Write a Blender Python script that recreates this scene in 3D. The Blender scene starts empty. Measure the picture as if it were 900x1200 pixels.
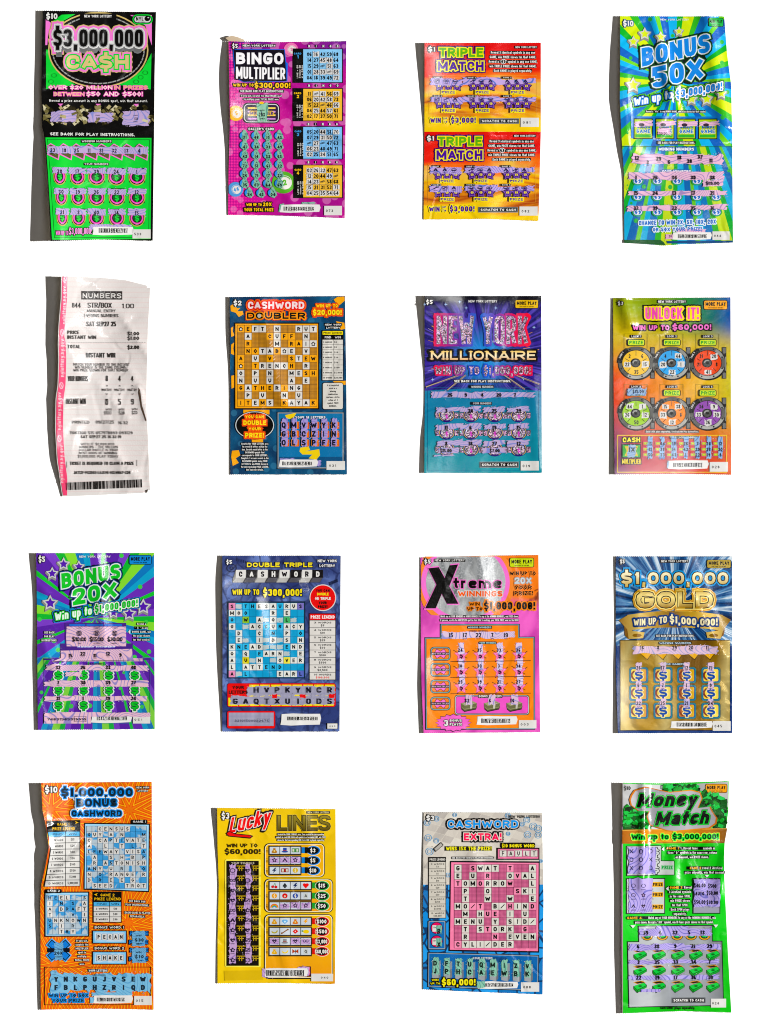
import bpy, bmesh, math, random
from mathutils import Vector
from mathutils.geometry import tessellate_polygon
S = 0.00075                      # metres per unit of the layout (a ticket is about 10 cm wide)
SAT = 1.09
GAIN = 1.32                      # how bright a surface of albedo 1 stands under the lamps
LX, LZ = 8.6, 7.6                # key lamp: to the right and above, metres
scene = bpy.context.scene
col = scene.collection
random.seed(7)
def W(px, py): return ((px-450)*S, (600-py)*S)

# ------------------------------------------------------------ colours and materials
NAMED = dict(k='141313', w='e9e7e4', lab='dedcd8', lav='bba4cd', pnk='dcb4cc', grn='8fc0ab', blu='7fb0d4')
def lin(hx, gain=GAIN):
    hx = NAMED.get(hx, hx)
    out = []
    for i in (0, 2, 4):
        c = int(hx[i:i+2], 16)/255
        c = c/12.92 if c <= .04045 else ((c+.055)/1.055)**2.4
        out.append(c)
    L = .3*out[0]+.55*out[1]+.15*out[2]          # printing inks are a little purer than their picked colours
    return (*[min(.93, max(.002, (L+(c-L)*SAT)*1.01-.006)/gain) for c in out], 1)
class G:
    """small helper for building shader nodes"""
    def __init__(s, name):
        s.m = bpy.data.materials.new(name); s.m.use_nodes = True
        s.t = s.m.node_tree; s.n = s.t.nodes; s.b = s.n['Principled BSDF']
        uv = s.n.new('ShaderNodeUVMap'); uv.uv_map = 'print'
        s.uv = uv.outputs[0]
        sep = s.n.new('ShaderNodeSeparateXYZ'); s.t.links.new(s.uv, sep.inputs[0])
        s.x = s.mt('MULTIPLY', sep.outputs[0], 1000); s.y = s.mt('MULTIPLY', sep.outputs[1], 1000)
    def put(s, v, sock):
        if isinstance(v, str): sock.default_value = lin(v)
        elif isinstance(v, (int, float, tuple)): sock.default_value = v
        else: s.t.links.new(v, sock)
    def mt(s, op, a, b=0., c=0., clamp=False):
        n = s.n.new('ShaderNodeMath'); n.operation = op; n.use_clamp = clamp
        s.put(a, n.inputs[0]); s.put(b, n.inputs[1])
        if len(n.inputs) > 2: s.put(c, n.inputs[2])
        return n.outputs[0]
    def mix(s, f, a, b, mode='MIX'):
        n = s.n.new('ShaderNodeMix'); n.data_type = 'RGBA'; n.blend_type = mode
        s.put(f, n.inputs[0]); s.put(a, n.inputs[6]); s.put(b, n.inputs[7]); return n.outputs[2]
    def ramp(s, f, stops, const=False):
        n = s.n.new('ShaderNodeValToRGB'); e = n.color_ramp.elements
        n.color_ramp.interpolation = 'CONSTANT' if const else 'LINEAR'
        while len(e) < len(stops): e.new(1)
        for el, (p, c) in zip(e, stops): el.position = p
        for el, (p, c) in zip(e, stops): el.color = lin(c)
        s.put(f, n.inputs[0]); return n.outputs[0]
    def vec(s, x, y, z=0.):
        n = s.n.new('ShaderNodeCombineXYZ'); s.put(x, n.inputs[0]); s.put(y, n.inputs[1]); s.put(z, n.inputs[2]); return n.outputs[0]
    def noise(s, scale, v=None, detail=2., dist=0.):
        n = s.n.new('ShaderNodeTexNoise'); n.inputs['Scale'].default_value = scale
        n.inputs['Detail'].default_value = detail; n.inputs['Distortion'].default_value = dist
        s.put(v or s.uv, n.inputs['Vector']); return n.outputs[0]
    def voro(s, scale, v=None, feature='F1', out=0):
        n = s.n.new('ShaderNodeTexVoronoi'); n.feature = feature; n.inputs['Scale'].default_value = scale
        s.put(v or s.uv, n.inputs['Vector']); return n.outputs[out]
    def step(s, v, e0, e1):
        n = s.n.new('ShaderNodeMapRange'); n.interpolation_type = 'SMOOTHSTEP'
        s.put(v, n.inputs[0]); s.put(float(e0), n.inputs[1]); s.put(float(e1), n.inputs[2]); return n.outputs[0]
    def fin(s, c, rough=.2, bump=.2, metal=0., coat=.5, wear=.12, spec=.28, wrinkle=.8):
        w = s.noise(45., detail=5.)
        f = s.mt('MULTIPLY_ADD', w, 2*wear, 1-wear)
        s.put(s.mix(1., c, s.vec(f, f, f), 'MULTIPLY'), s.b.inputs['Base Color'])
        r = s.mt('MULTIPLY_ADD', s.noise(120.), .14, rough-.06, True)
        s.put(r, s.b.inputs['Roughness'])
        s.b.inputs['Metallic'].default_value = metal
        s.b.inputs['Coat Weight'].default_value = coat
        s.b.inputs['Coat Roughness'].default_value = .1
        s.b.inputs['Specular IOR Level'].default_value = spec
        bp = s.n.new('ShaderNodeBump'); bp.inputs['Strength'].default_value = bump
        bp.inputs['Distance'].default_value = .0002
        s.put(s.noise(700., detail=3.), bp.inputs['Height'])
        if wrinkle:
            b2 = s.n.new('ShaderNodeBump'); b2.inputs['Strength'].default_value = 1.; b2.inputs['Distance'].default_value = .0011*wrinkle
            n1 = s.noise(16., detail=3., dist=1.2); rid = s.mt('ABSOLUTE', s.mt('SUBTRACT', s.noise(9., detail=2., dist=.8), .5))
            s.put(s.mt('ADD', n1, s.mt('MULTIPLY', s.step(rid, 0., .05), .35)), b2.inputs['Height']); s.put(b2.outputs[0], bp.inputs['Normal'])
        s.put(bp.outputs[0], s.b.inputs['Normal'])
        return s.m
MATS = {}
def ink(c):
    """printed ink of one colour; '~lav' style names are scratched coating with wavy security lines; '*' is glitter foil"""
    if not isinstance(c, str): return c
    if c in MATS: return MATS[c]
    if c[0] == '~':
        base, line = c[1:].split('/')
        g = G('scratched_coating')
        nz = g.noise(15., detail=.6, dist=.3); f = g.mt('ABSOLUTE', g.mt('SUBTRACT', g.mt('FRACT', g.mt('MULTIPLY', nz, 42.)), .5))
        f = g.step(f, .17, .06)
        f2 = g.step(g.noise(420., detail=3.), .62, .72)
        cc = g.mix(g.mt('MULTIPLY', f, .95), base, line)
        cc = g.mix(g.mt('MULTIPLY', f2, .3), cc, '6a5f78')
        m = g.fin(cc, .6, .5, wear=.08)
    elif c[0] == '*':
        g = G('glitter_foil'); v = g.voro(1000., out=1)
        sx = g.n.new('ShaderNodeSeparateColor'); g.t.links.new(v, sx.inputs[0])
        hue = g.n.new('ShaderNodeCombineColor'); hue.mode = 'HSV'
        g.put(g.mt('ADD', sx.outputs[1], g.noise(25.)), hue.inputs[0]); g.put(float(c[1])/10, hue.inputs[1]); g.put(g.mt('POWER', sx.outputs[0], 1.7), hue.inputs[2])
        m = g.fin(hue.outputs[0], .35, .3, metal=.3)
    elif c[0] == '=':                        # crosshatched security tint
        a, b = c[1:].split('/')
        g = G('crosshatched_tint')
        f = g.mt('MAXIMUM', g.mt('SINE', g.mt('MULTIPLY', g.x, 4.2)), g.mt('SINE', g.mt('MULTIPLY', g.y, 4.2)))
        m = g.fin(g.mix(g.step(f, .5, .95), a, b), .45)
    elif c[0] == '%':                        # half scratched: two colours in ragged blotches
        a, b = c[1:].split('/')
        g = G('half_scratched_coating')
        f = g.step(g.noise(70., detail=6., dist=.8), .47, .52)
        m = g.fin(g.mix(f, a, b), .5)
    elif c[0] == '|':                        # vertical blend given as |y0/y1/colour/colour...
        p = c[1:].split('/'); y0, y1 = float(p[0]), float(p[1]); cs = p[2:]
        g = G('blended_ink'); f = g.mt('DIVIDE', g.mt('SUBTRACT', g.y, y0), y1-y0, clamp=True)
        m = g.fin(g.ramp(f, [(i/(len(cs)-1), k) for i, k in enumerate(cs)]), .2)
    elif c[0] == '-':                        # horizontal blend
        p = c[1:].split('/'); y0, y1 = float(p[0]), float(p[1]); cs = p[2:]
        g = G('blended_ink'); f = g.mt('DIVIDE', g.mt('SUBTRACT', g.x, y0), y1-y0, clamp=True)
        m = g.fin(g.ramp(f, [(i/(len(cs)-1), k) for i, k in enumerate(cs)]), .2)
    else:
        g = G('ink_' + ('black' if c == 'k' else 'white' if c == 'w' else 'coloured')); m = g.fin(g.mix(0., c, c))
    MATS[c] = m; return m

# ------------------------------------------------------------ lettering: a drawn sans alphabet, each letter a few centre lines
# glyph: width, then strokes; 'l' straight, 's' rounded at its corners, 'c' closed and rounded; x,y from 0 to 1, y up
def _g(w, *st_): return (w, [(k, [tuple(map(float, p.split(','))) for p in q.split()]) for k, q in (t.split(':') for t in st_)])
GLY = {
'A': _g(.66, 'l:0,0 .5,1 1,0', 'l:.2,.27 .8,.27'), 'B': _g(.6, 'l:0,0 0,1', 's:0,1 .93,1 .93,.53 0,.53', 's:0,.53 1,.53 1,0 0,0'), 'C': _g(.58, 's:1,.7 1,1 0,1 0,0 1,0 1,.3'),
'D': _g(.6, 'l:0,0 0,1', 's:0,1 1,1 1,0 0,0'), 'E': _g(.52, 'l:1,1 0,1 0,0 1,0', 'l:0,.52 .85,.52'), 'F': _g(.5, 'l:1,1 0,1 0,0', 'l:0,.48 .85,.48'), 'G': _g(.6, 's:1,.78 1,1 0,1 0,0 1,0 1,.4', 'l:.62,.46 1,.46'),
'H': _g(.62, 'l:0,0 0,1', 'l:1,0 1,1', 'l:0,.51 1,.51'), 'I': _g(0, 'l:.5,0 .5,1'), 'J': _g(.46, 's:1,1 1,0 0,0 0,.26'), 'K': _g(.62, 'l:0,0 0,1', 'l:1,1 .05,.4', 'l:.35,.6 1,0'), 'L': _g(.48, 'l:0,1 0,0 1,0'),
'M': _g(.8, 'l:0,0 0,1 .5,.15 1,1 1,0'), 'N': _g(.64, 'l:0,0 0,1 1,0 1,1'), 'O': _g(.62, 'c:0,0 1,0 1,1 0,1'), 'P': _g(.58, 'l:0,0 0,1', 's:0,1 1,1 1,.44 0,.44'), 'Q': _g(.62, 'c:0,0 1,0 1,1 0,1', 'l:.55,.28 1.05,-.08'),
'R': _g(.6, 'l:0,0 0,1', 's:0,1 1,1 1,.46 0,.46', 'l:.5,.46 1,0'), 'S': _g(.58, 's:1,.8 1,1 0,1 0,.54 1,.46 1,0 0,0 0,.2'), 'T': _g(.56, 'l:0,1 1,1', 'l:.5,1 .5,0'), 'U': _g(.6, 's:0,1 0,0 1,0 1,1'),
'V': _g(.64, 'l:0,1 .5,0 1,1'), 'W': _g(.92, 'l:0,1 .25,0 .5,.8 .75,0 1,1'), 'X': _g(.64, 'l:0,0 1,1', 'l:0,1 1,0'), 'Y': _g(.62, 'l:0,1 .5,.44 1,1', 'l:.5,.44 .5,0'), 'Z': _g(.56, 'l:0,1 1,1 0,0 1,0'),
'0': _g(.56, 'c:0,0 1,0 1,1 0,1'), '1': _g(.3, 'l:0,.78 .7,1 .7,0'), '2': _g(.56, 's:0,.76 0,1 1,1 1,.56 0,0', 'l:0,0 1,0'), '3': _g(.56, 's:0,.8 0,1 1,1 1,.53 .4,.53', 's:.4,.53 1,.53 1,0 0,0 0,.2'),
'4': _g(.6, 'l:.74,0 .74,1 0,.28 1.05,.28'), '5': _g(.56, 'l:.95,1 .06,1 .03,.58', 's:.03,.58 1,.6 1,0 0,0 0,.18'), '6': _g(.56, 's:.95,.82 .95,1 0,1 0,0 1,0 1,.56 0,.56'), '7': _g(.54, 'l:0,1 1,1 .35,0'),
'8': _g(.56, 'c:.06,1 .94,1 .94,.54 .06,.54', 'c:0,.54 1,.54 1,0 0,0'), '9': _g(.56, 's:.05,.18 .05,0 1,0 1,1 0,1 0,.44 1,.44'), '$': _g(.58, 's:1,.8 1,.97 0,.97 0,.54 1,.46 1,.03 0,.03 0,.2', 'l:.5,-.1 .5,-.02', 'l:.5,1.02 .5,1.1'),
'a': _g(.52, 's:.08,.56 .08,.7 1,.7 1,0', 's:1,.4 0,.4 0,0 1,0'), 'b': _g(.52, 'l:0,1 0,0', 's:0,.7 1,.7 1,0 0,0'), 'c': _g(.48, 's:1,.5 1,.7 0,.7 0,0 1,0 1,.2'), 'd': _g(.52, 'l:1,1 1,0', 's:1,.7 0,.7 0,0 1,0'), 'e': _g(.52, 's:0,.36 1,.36 1,.7 0,.7 0,0 1,0 1,.14'),
'f': _g(.36, 's:1,1 .4,1 .4,0', 'l:0,.68 1,.68'), 'g': _g(.52, 's:1,0 0,0 0,.7 1,.7', 's:1,.7 1,-.28 0,-.28'), 'h': _g(.52, 'l:0,1 0,0', 's:0,.7 1,.7 1,0'), 'i': _g(0, 'l:.5,0 .5,.6', 'l:.5,.9 .5,.98'), 'j': _g(.1, 'l:.5,-.2 .5,.6', 'l:.5,.9 .5,.98'),
'k': _g(.5, 'l:0,0 0,1', 'l:1,.7 .05,.28', 'l:.35,.42 1,0'), 'l': _g(0, 'l:.5,0 .5,1'), 'm': _g(.8, 'l:0,0 0,.7', 's:0,.7 .5,.7 .5,0', 's:.5,.7 1,.7 1,0'), 'n': _g(.52, 'l:0,0 0,.7', 's:0,.7 1,.7 1,0'), 'o': _g(.54, 'c:0,0 1,0 1,.7 0,.7'),
'p': _g(.52, 'l:0,.7 0,-.28', 's:0,.7 1,.7 1,0 0,0'), 'q': _g(.52, 'l:1,.7 1,-.28', 's:1,.7 0,.7 0,0 1,0'), 'r': _g(.36, 'l:0,0 0,.7', 's:0,.5 .2,.7 1,.7'), 's': _g(.46, 's:1,.54 1,.7 0,.7 0,.37 1,.33 1,0 0,0 0,.16'), 't': _g(.36, 's:.4,1 .4,0 1,0', 'l:0,.68 1,.68'),
'u': _g(.52, 's:0,.7 0,0 1,0', 'l:1,.7 1,0'), 'v': _g(.52, 'l:0,.7 .5,0 1,.7'), 'w': _g(.76, 'l:0,.7 .25,0 .5,.6 .75,0 1,.7'), 'x': _g(.5, 'l:0,0 1,.7', 'l:0,.7 1,0'), 'y': _g(.52, 'l:0,.7 .5,.05', 'l:1,.7 .3,-.28'), 'z': _g(.46, 'l:0,.7 1,.7 0,0 1,0'),
'.': _g(0, 'l:.5,0 .5,.02'), ',': _g(.05, 'l:.6,.04 .2,-.14'), '!': _g(0, 'l:.5,.4 .5,1', 'l:.5,0 .5,.02'), "'": _g(0, 'l:.5,.8 .5,1'), '"': _g(.2, 'l:0,.8 0,1', 'l:1,.8 1,1'), '-': _g(.34, 'l:0,.45 1,.45'), ':': _g(0, 'l:.5,.1 .5,.12', 'l:.5,.62 .5,.64'),
'(': _g(.16, 's:1,1.05 0,.8 0,.2 1,-.05'), ')': _g(.16, 's:0,1.05 1,.8 1,.2 0,-.05'), '/': _g(.4, 'l:0,-.05 1,1.05'), '=': _g(.4, 'l:0,.3 1,.3', 'l:0,.62 1,.62'), '^': _g(.4, 'l:0,.4 .5,.9 1,.4'), '|': _g(0, 'l:.5,-.1 .5,1.1'), '&': _g(.6, 's:1,0 .1,.8 .3,1 .7,.8 0,.3 .3,0 1,.4'),
}
BW = (.135, .18, .225)
def strip(pts, closed, hw, cap):
    """outline strip of a polyline: (vertices, quads)"""
    q = [pts[0]]; eps = hw*.12
    for p in pts[1:]:
        if math.hypot(p[0]-q[-1][0], p[1]-q[-1][1]) > eps: q.append(p)
    if closed and math.hypot(q[0][0]-q[-1][0], q[0][1]-q[-1][1]) <= eps: q.pop()
    if not closed and q[-1] != pts[-1]:
        if len(q) > 1: q[-1] = pts[-1]
        else: q.append(pts[-1])
    pts = q
    n = len(pts); V_, F = [], []
    for i in range(n):
        a = pts[i-1] if (i or closed) else None; b = pts[(i+1) % n] if (i < n-1 or closed) else None; p = pts[i]
        def dr(u, v):
            d = math.hypot(v[0]-u[0], v[1]-u[1]) or 1e-6; return ((v[0]-u[0])/d, (v[1]-u[1])/d)
        if a is None: d = dr(p, b); p = (p[0]-d[0]*cap[0], p[1]-d[1]*cap[0]); nx, ny, k = -d[1], d[0], 1
        elif b is None: d = dr(a, p); p = (p[0]+d[0]*cap[1], p[1]+d[1]*cap[1]); nx, ny, k = -d[1], d[0], 1
        else:
            d1, d2 = dr(a, p), dr(p, b); mx, my = -(d1[1]+d2[1]), d1[0]+d2[0]; L_ = math.hypot(mx, my)
            if L_ < .25: nx, ny, k = -d1[1], d1[0], 1
            else: nx, ny = mx/L_, my/L_; k = min(1.9, 2/L_)
        V_ += [(p[0]+nx*hw*k, p[1]+ny*hw*k), (p[0]-nx*hw*k, p[1]-ny*hw*k)]
    m = n if closed else n-1
    for i in range(m): a, b = 2*i, 2*((i+1) % n); F.append((a, a+1, b+1, b))
    return V_, F
def rounded(pts, closed, r, seg):
    out = []; n = len(pts)
    for i, p in enumerate(pts):
        if not closed and i in (0, n-1): out.append(p); continue
        a, b = pts[i-1], pts[(i+1) % n]; da, db = math.hypot(a[0]-p[0], a[1]-p[1]), math.hypot(b[0]-p[0], b[1]-p[1])
        ka = min(r, da*(.5 if (closed or i > 1) else .9)); kb = min(r, db*(.5 if (closed or i < n-2) else .9))
        A = (p[0]+(a[0]-p[0])*ka/(da or 1), p[1]+(a[1]-p[1])*ka/(da or 1)); B = (p[0]+(b[0]-p[0])*kb/(db or 1), p[1]+(b[1]-p[1])*kb/(db or 1))
        for j in range(seg+1):
            t = j/seg; c = .62      # fuller than a parabola
            out.append((A[0]*(1-t)**2+2*t*(1-t)*(p[0]*(1.0))+B[0]*t*t, A[1]*(1-t)**2+2*t*(1-t)*p[1]+B[1]*t*t))
    return out
def spacing(s, t, sp): return [(0 if c == ' ' else GLY[c][0]) for c in s]
def tw(s, H, asp, b=1, sp=0.):
    t = BW[b]*H*min(1, asp*1.1); return sum((.3 if c == ' ' else GLY[c][0])*H*asp*1.22+(t if GLY.get(c, (1,))[0] < .12 else 0)+H*asp*(.16+sp) for c in s)-H*asp*(.16+sp)
def layout(s, x0, x1, H, b, sp, wt=None):
    """centre lines of a whole line of letters, fitted into x0..x1; y up from the baseline"""
    thin = sum(1 for c in s if c != ' ' and GLY[c][0] < .12); wide = sum(.3 if c == ' ' else GLY[c][0] for c in s); gaps = len(s)-1
    wb = wt or (BW[b] if b < 2 or H*VO_scale() < 5 else .245); t = wb*H
    for _ in range(4):
        k = (x1-x0-thin*t)/(wide+gaps*(.11+sp)) if wide > .25 else H*.8; t = min(wb*H, max(.04*H, k*.6*.38))
    k = max(k, .01*H); x = x0; out = []
    for c in s:
        if c == ' ': x += (.3+.13+sp)*k; continue
        w, sts = GLY[c]; w = w*k+(t if w < .12 else 0); hh = t/2
        for kind, pts in sts:
            def mp(p): return (x+w/2 if w <= t*1.05 else x+hh+p[0]*(w-t), (hh+p[1]*(H-t)) if -.05 <= p[1] <= 1.03 else p[1]*H)
            q = [mp(p) for p in pts]
            if kind == 'l' and len(q) > 2:                     # break at sharp corners so that joints stay square
                seg = [q[0]]
                for i in range(1, len(q)-1):
                    a, b_, d = q[i-1], q[i], q[i+1]; seg.append(b_)
                    u = ((b_[0]-a[0])*(d[0]-b_[0])+(b_[1]-a[1])*(d[1]-b_[1]))/((math.hypot(b_[0]-a[0], b_[1]-a[1])*math.hypot(d[0]-b_[0], d[1]-b_[1])) or 1)
                    if u < -.25: out.append((seg, False)); seg = [b_]
                out.append((seg+[q[-1]], False)); continue
            if kind != 'l': q = rounded(q, kind == 'c', min(.46*H, max(.44*w, t*.7)), 1 if H*VO_scale() < 5 else 3)
            out.append((q, True if kind == 'c' else 0 if kind == 's' else False))
        x += w+(.11+sp)*k
    return out, t
def VO_scale(): return 1/VO[2]

# ------------------------------------------------------------ the ticket being built
class Tk: pass
K = Tk(); VO = [0, 0, 5.625]
def V(ox, oy, s=5.625): VO[:] = [ox, oy, s]
def P(X, Y): return (VO[0]+X/VO[2], VO[1]+Y/VO[2])
def lerp_tab(tab, y):
    if y <= tab[0][0]: return tab[0][1]
    for (a, u), (b, v) in zip(tab, tab[1:]):
        if y <= b: return u+(v-u)*(y-a)/(b-a)
    return tab[-1][1]
def smooth_tab(tab, y):          # rounded version of the table so that the paper bends instead of kinking
    return (lerp_tab(tab, y-14)+lerp_tab(tab, y-7)+lerp_tab(tab, y)*2+lerp_tab(tab, y+7)+lerp_tab(tab, y+14))/6
def zs(x, y):
    """height of the paper above the table, layout units"""
    k = K
    xl, xr = smooth_tab(k.L, y), lerp_tab(k.Rt, y)
    t = (x-xl)/(xr-xl)
    sh = max(0., lerp_tab(k.sh, y) if k.sharp else smooth_tab(k.sh, y))
    zl = sh*S*LZ/(LX-(xl-450)*S)/S
    q = max(0., min(1., 1-t/k.reach)); z = 1.0+zl*q**2
    for (x0, y0, x1, y1, a, wd) in k.fold:
        dx, dy = x1-x0, y1-y0; L2 = dx*dx+dy*dy
        u = max(0., min(1., ((x-x0)*dx+(y-y0)*dy)/L2))
        d2 = (x-x0-u*dx)**2+(y-y0-u*dy)**2
        z += a*min(1., max(0., (x-xl)/9))*(math.exp(-math.sqrt(d2+1)/wd) if k.creased else math.exp(-d2/(wd*wd)))
    e = max(0., min(1., (x-xl)/14))
    z += e*k.wav*(math.sin(x/13+y/31+k.ph)+math.sin(y/17-x/23+2*k.ph)+1.3)*min(1, max(0, (1-t)*8))
    return max(z, .5)
CELL = 4.
def zg(x, y):
    g = K.grid; fx, fy = x/CELL, y/CELL; i, j = math.floor(fx), math.floor(fy); u, v = fx-i, fy-j
    def q(a, b):
        if (a, b) not in g: g[a, b] = zs(a*CELL, b*CELL)
        return g[a, b]
    if u+v <= 1: return q(i, j)*(1-u-v)+q(i+1, j)*u+q(i, j+1)*v      # two flat triangles per cell: every layer is cut the same way
    return q(i+1, j+1)*(u+v-1)+q(i+1, j)*(1-v)+q(i, j+1)*(1-u)
def nrm(x, y):
    g = K.ngrid; fx, fy = x/CELL, y/CELL; i, j = math.floor(fx), math.floor(fy); u, v = fx-i, fy-j
    def q(a, b):
        if (a, b) not in g:
            X, Y = a*CELL, b*CELL
            g[a, b] = (-(zs(X+2, Y)-zs(X-2, Y))/4, (zs(X, Y+2)-zs(X, Y-2))/4)
        return g[a, b]
    A, B, C, D = q(i, j), q(i+1, j), q(i, j+1), q(i+1, j+1)
    n = [(A[m]*(1-u)+B[m]*u)*(1-v)+(C[m]*(1-u)+D[m]*u)*v for m in (0, 1)]
    return Vector((n[0], n[1], 1)).normalized()
def cut(vs, fs):
    """vs: (x,y,h); fs: (indices, mat). Cuts faces wider than a cell along the cell lines."""
    bm = bmesh.new()
    bv = [bm.verts.new(v) for v in vs]
    for ids, m in fs:
        try: f = bm.faces.new([bv[i] for i in ids]); f.material_index = m
        except ValueError: pass
    if not vs: return bm
    for no in ((1, 0, 0), (0, 1, 0), (1, 1, 0)):
        d = [v[0]*no[0]+v[1]*no[1] for v in vs]
        lo = min(d); hi = max(d)
        for q in range(math.floor(lo/CELL)+1, math.ceil(hi/CELL)):
            co = (q*CELL, 0, 0) if no[0] else (0, q*CELL, 0)
            bmesh.ops.bisect_plane(bm, geom=bm.verts[:]+bm.edges[:]+bm.faces[:], dist=1e-5, plane_co=co, plane_no=no)
    return bm
def split_poly(p):
    """cut one convex polygon along the cell lines and their diagonals"""
    polys = [p]
    for nx, ny in ((1, 0), (0, 1), (1, 1)):
        out = []
        for q in polys:
            d = [(v[0]*nx+v[1]*ny)/CELL for v in q]; lo, hi = min(d), max(d)
            for c in range(math.floor(lo+1e-4)+1, math.ceil(hi-1e-4)):
                A, B = [], []
                for i, v in enumerate(q):
                    e = d[i]-c; w = q[i-1]; f = d[i-1]-c
                    if (e > 0) != (f > 0) and e != f:
                        t = f/(f-e); X = (w[0]+(v[0]-w[0])*t, w[1]+(v[1]-w[1])*t, v[2]); A.append((X, c)); B.append((X, c))
                    (B if e > 0 else A).append((v, d[i]))
                if len(A) > 2: out.append([x[0] for x in A])
                if len(B) < 3: q = None; break
                q = [x[0] for x in B]; d = [x[1] for x in B]
            if q: out.append(q)
        polys = out
    return polys
class Part:
    def __init__(s, name, base, label=None):
        s.name, s.h, s.label = name, base, label
        s.big = ([], []); s.small = ([], []); s.mats = []
    def mi(s, c):
        m = ink(c)
        if m not in s.mats: s.mats.append(m)
        return s.mats.index(m)
    def add(s, pts, faces, c, dh=0.):
        m = s.mi(c); h = s.h+dh
        for f in faces:
            p = [pts[i] for i in f]
            ar = sum(p[i][0]*p[(i+1) % len(p)][1]-p[(i+1) % len(p)][0]*p[i][1] for i in range(len(p)))
            if abs(ar) < 1e-6: continue
            if ar > 0: p = p[::-1]
            ext = max(max(q[0] for q in p)-min(q[0] for q in p), max(q[1] for q in p)-min(q[1] for q in p))
            t = s.big if ext > 2.2 else s.small
            b = len(t[0]); t[0].extend((q[0], q[1], h) for q in p); t[1].append((tuple(range(b, b+len(p))), m))
    def build(s, parent):
        vs, fs = [], []
        for ids, m in s.big[1]:
            for p in split_poly([s.big[0][i] for i in ids]):
                b = len(vs); vs.extend(p); fs.append((range(b, b+len(p)), m))
        b = len(vs); vs += s.small[0]; fs += [([i+b for i in ids], m) for ids, m in s.small[1]]
        if not fs: return None
        ox, oy = K.org
        me = bpy.data.meshes.new(s.name)
        n0 = [nrm(v[0], v[1]) for v in vs]
        me.from_pydata([(*(a-o for a, o in zip(W(v[0], v[1]), (ox, oy))), (zg(v[0], v[1])+v[2])*S) for v in vs], [], [f[0] for f in fs])
        for m in s.mats: me.materials.append(m)
        me.polygons.foreach_set('material_index', [f[1] for f in fs])
        uvl = me.uv_layers.new(name='print')
        for lp in me.loops: v = vs[lp.vertex_index]; uvl.data[lp.index].uv = (v[0]/1000, v[1]/1000)
        me.polygons.foreach_set('use_smooth', [True]*len(me.polygons))
        me.normals_split_custom_set_from_vertices(n0)
        o = bpy.data.objects.new(s.name, me); col.objects.link(o); o.parent = parent
        if s.label: o['label'] = s.label
        return o
def part(name, lay=1, label=None, sub=False):
    global STEP
    STEP = .045
    p = Part(name, .05+.35*lay, label); p.sub = sub; K.parts.append(p); K.p = p; return p
def sub(name, lay=1, label=None): return part(name, lay, label, True)
STEP = .045
def st(v):
    global STEP
    STEP = v
def rawpoly(pts, c, dh=0.):
    """polygon in layout units"""
    tr = tessellate_polygon([[Vector((x, y, 0)) for x, y in pts]])
    K.p.add(pts, tr, c, dh)
def PG(pts, c): rawpoly([P(*q) for q in pts], c); K.p.h += STEP
def R(x0, y0, x1, y1, c): PG([(x0, y0), (x1, y0), (x1, y1), (x0, y1)], c)
def rr_pts(x0, y0, x1, y1, r, n=4):
    r = min(r, (x1-x0)/2, (y1-y0)/2); o = []
    for cx, cy, a0 in ((x1-r, y0+r, -90), (x1-r, y1-r, 0), (x0+r, y1-r, 90), (x0+r, y0+r, 180)):
        for i in range(n+1):
            a = math.radians(a0+90*i/n); o.append((cx+r*math.cos(a), cy+r*math.sin(a)))
    return o
def RR(x0, y0, x1, y1, r, c, bd=None, bw=0, bd2=None, bw2=0):
    if bd2: PG(rr_pts(x0-bw-bw2, y0-bw-bw2, x1+bw+bw2, y1+bw+bw2, r+bw+bw2), bd2)
    if bd: PG(rr_pts(x0-bw, y0-bw, x1+bw, y1+bw, r+bw), bd)
    PG(rr_pts(x0, y0, x1, y1, r), c)
def el_pts(cx, cy, rx, ry, n=24, a0=0, a1=360):
    return [(cx+rx*math.cos(math.radians(a0+(a1-a0)*i/n)), cy+ry*math.sin(math.radians(a0+(a1-a0)*i/n))) for i in range(n if a1-a0 == 360 else n+1)]
def E(cx, cy, rx, ry, c, n=24): PG(el_pts(cx, cy, rx, ry, n), c)
def ARC(cx, cy, rx, ry, w, a0, a1, c, n=20):
    PG(el_pts(cx, cy, rx, ry, n, a0, a1)+el_pts(cx, cy, rx-w, ry-w, n, a0, a1)[::-1], c)
def RING(cx, cy, rx, ry, w, c, n=24):
    A = [P(*q) for q in el_pts(cx, cy, rx, ry, n)]; B = [P(*q) for q in el_pts(cx, cy, rx-w, ry-w, n)]
    K.p.add(A+B, [(i, (i+1) % n, n+(i+1) % n, n+i) for i in range(n)], c); K.p.h += STEP
def st_pts(cx, cy, r, ri=.45, n=5, rot=-90, sx=1.):
    return [(cx+sx*(r if i % 2 == 0 else r*ri)*math.cos(math.radians(rot+180*i/n)), cy+(r if i % 2 == 0 else r*ri)*math.sin(math.radians(rot+180*i/n))) for i in range(2*n)]
def STAR(cx, cy, r, c, ri=.45, n=5, rot=-90): PG(st_pts(cx, cy, r, ri, n, rot), c)
def LN(x0, y0, x1, y1, w, c):
    d = math.hypot(x1-x0, y1-y0) or 1; nx, ny = -(y1-y0)/d*w/2, (x1-x0)/d*w/2
    PG([(x0+nx, y0+ny), (x1+nx, y1+ny), (x1-nx, y1-ny), (x0-nx, y0-ny)], c)
def LNS(segs, w, c):             # many lines on one level
    h = K.p.h
    for s_ in segs: K.p.h = h; LN(*s_, w, c)
    K.p.h = h+STEP
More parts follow.
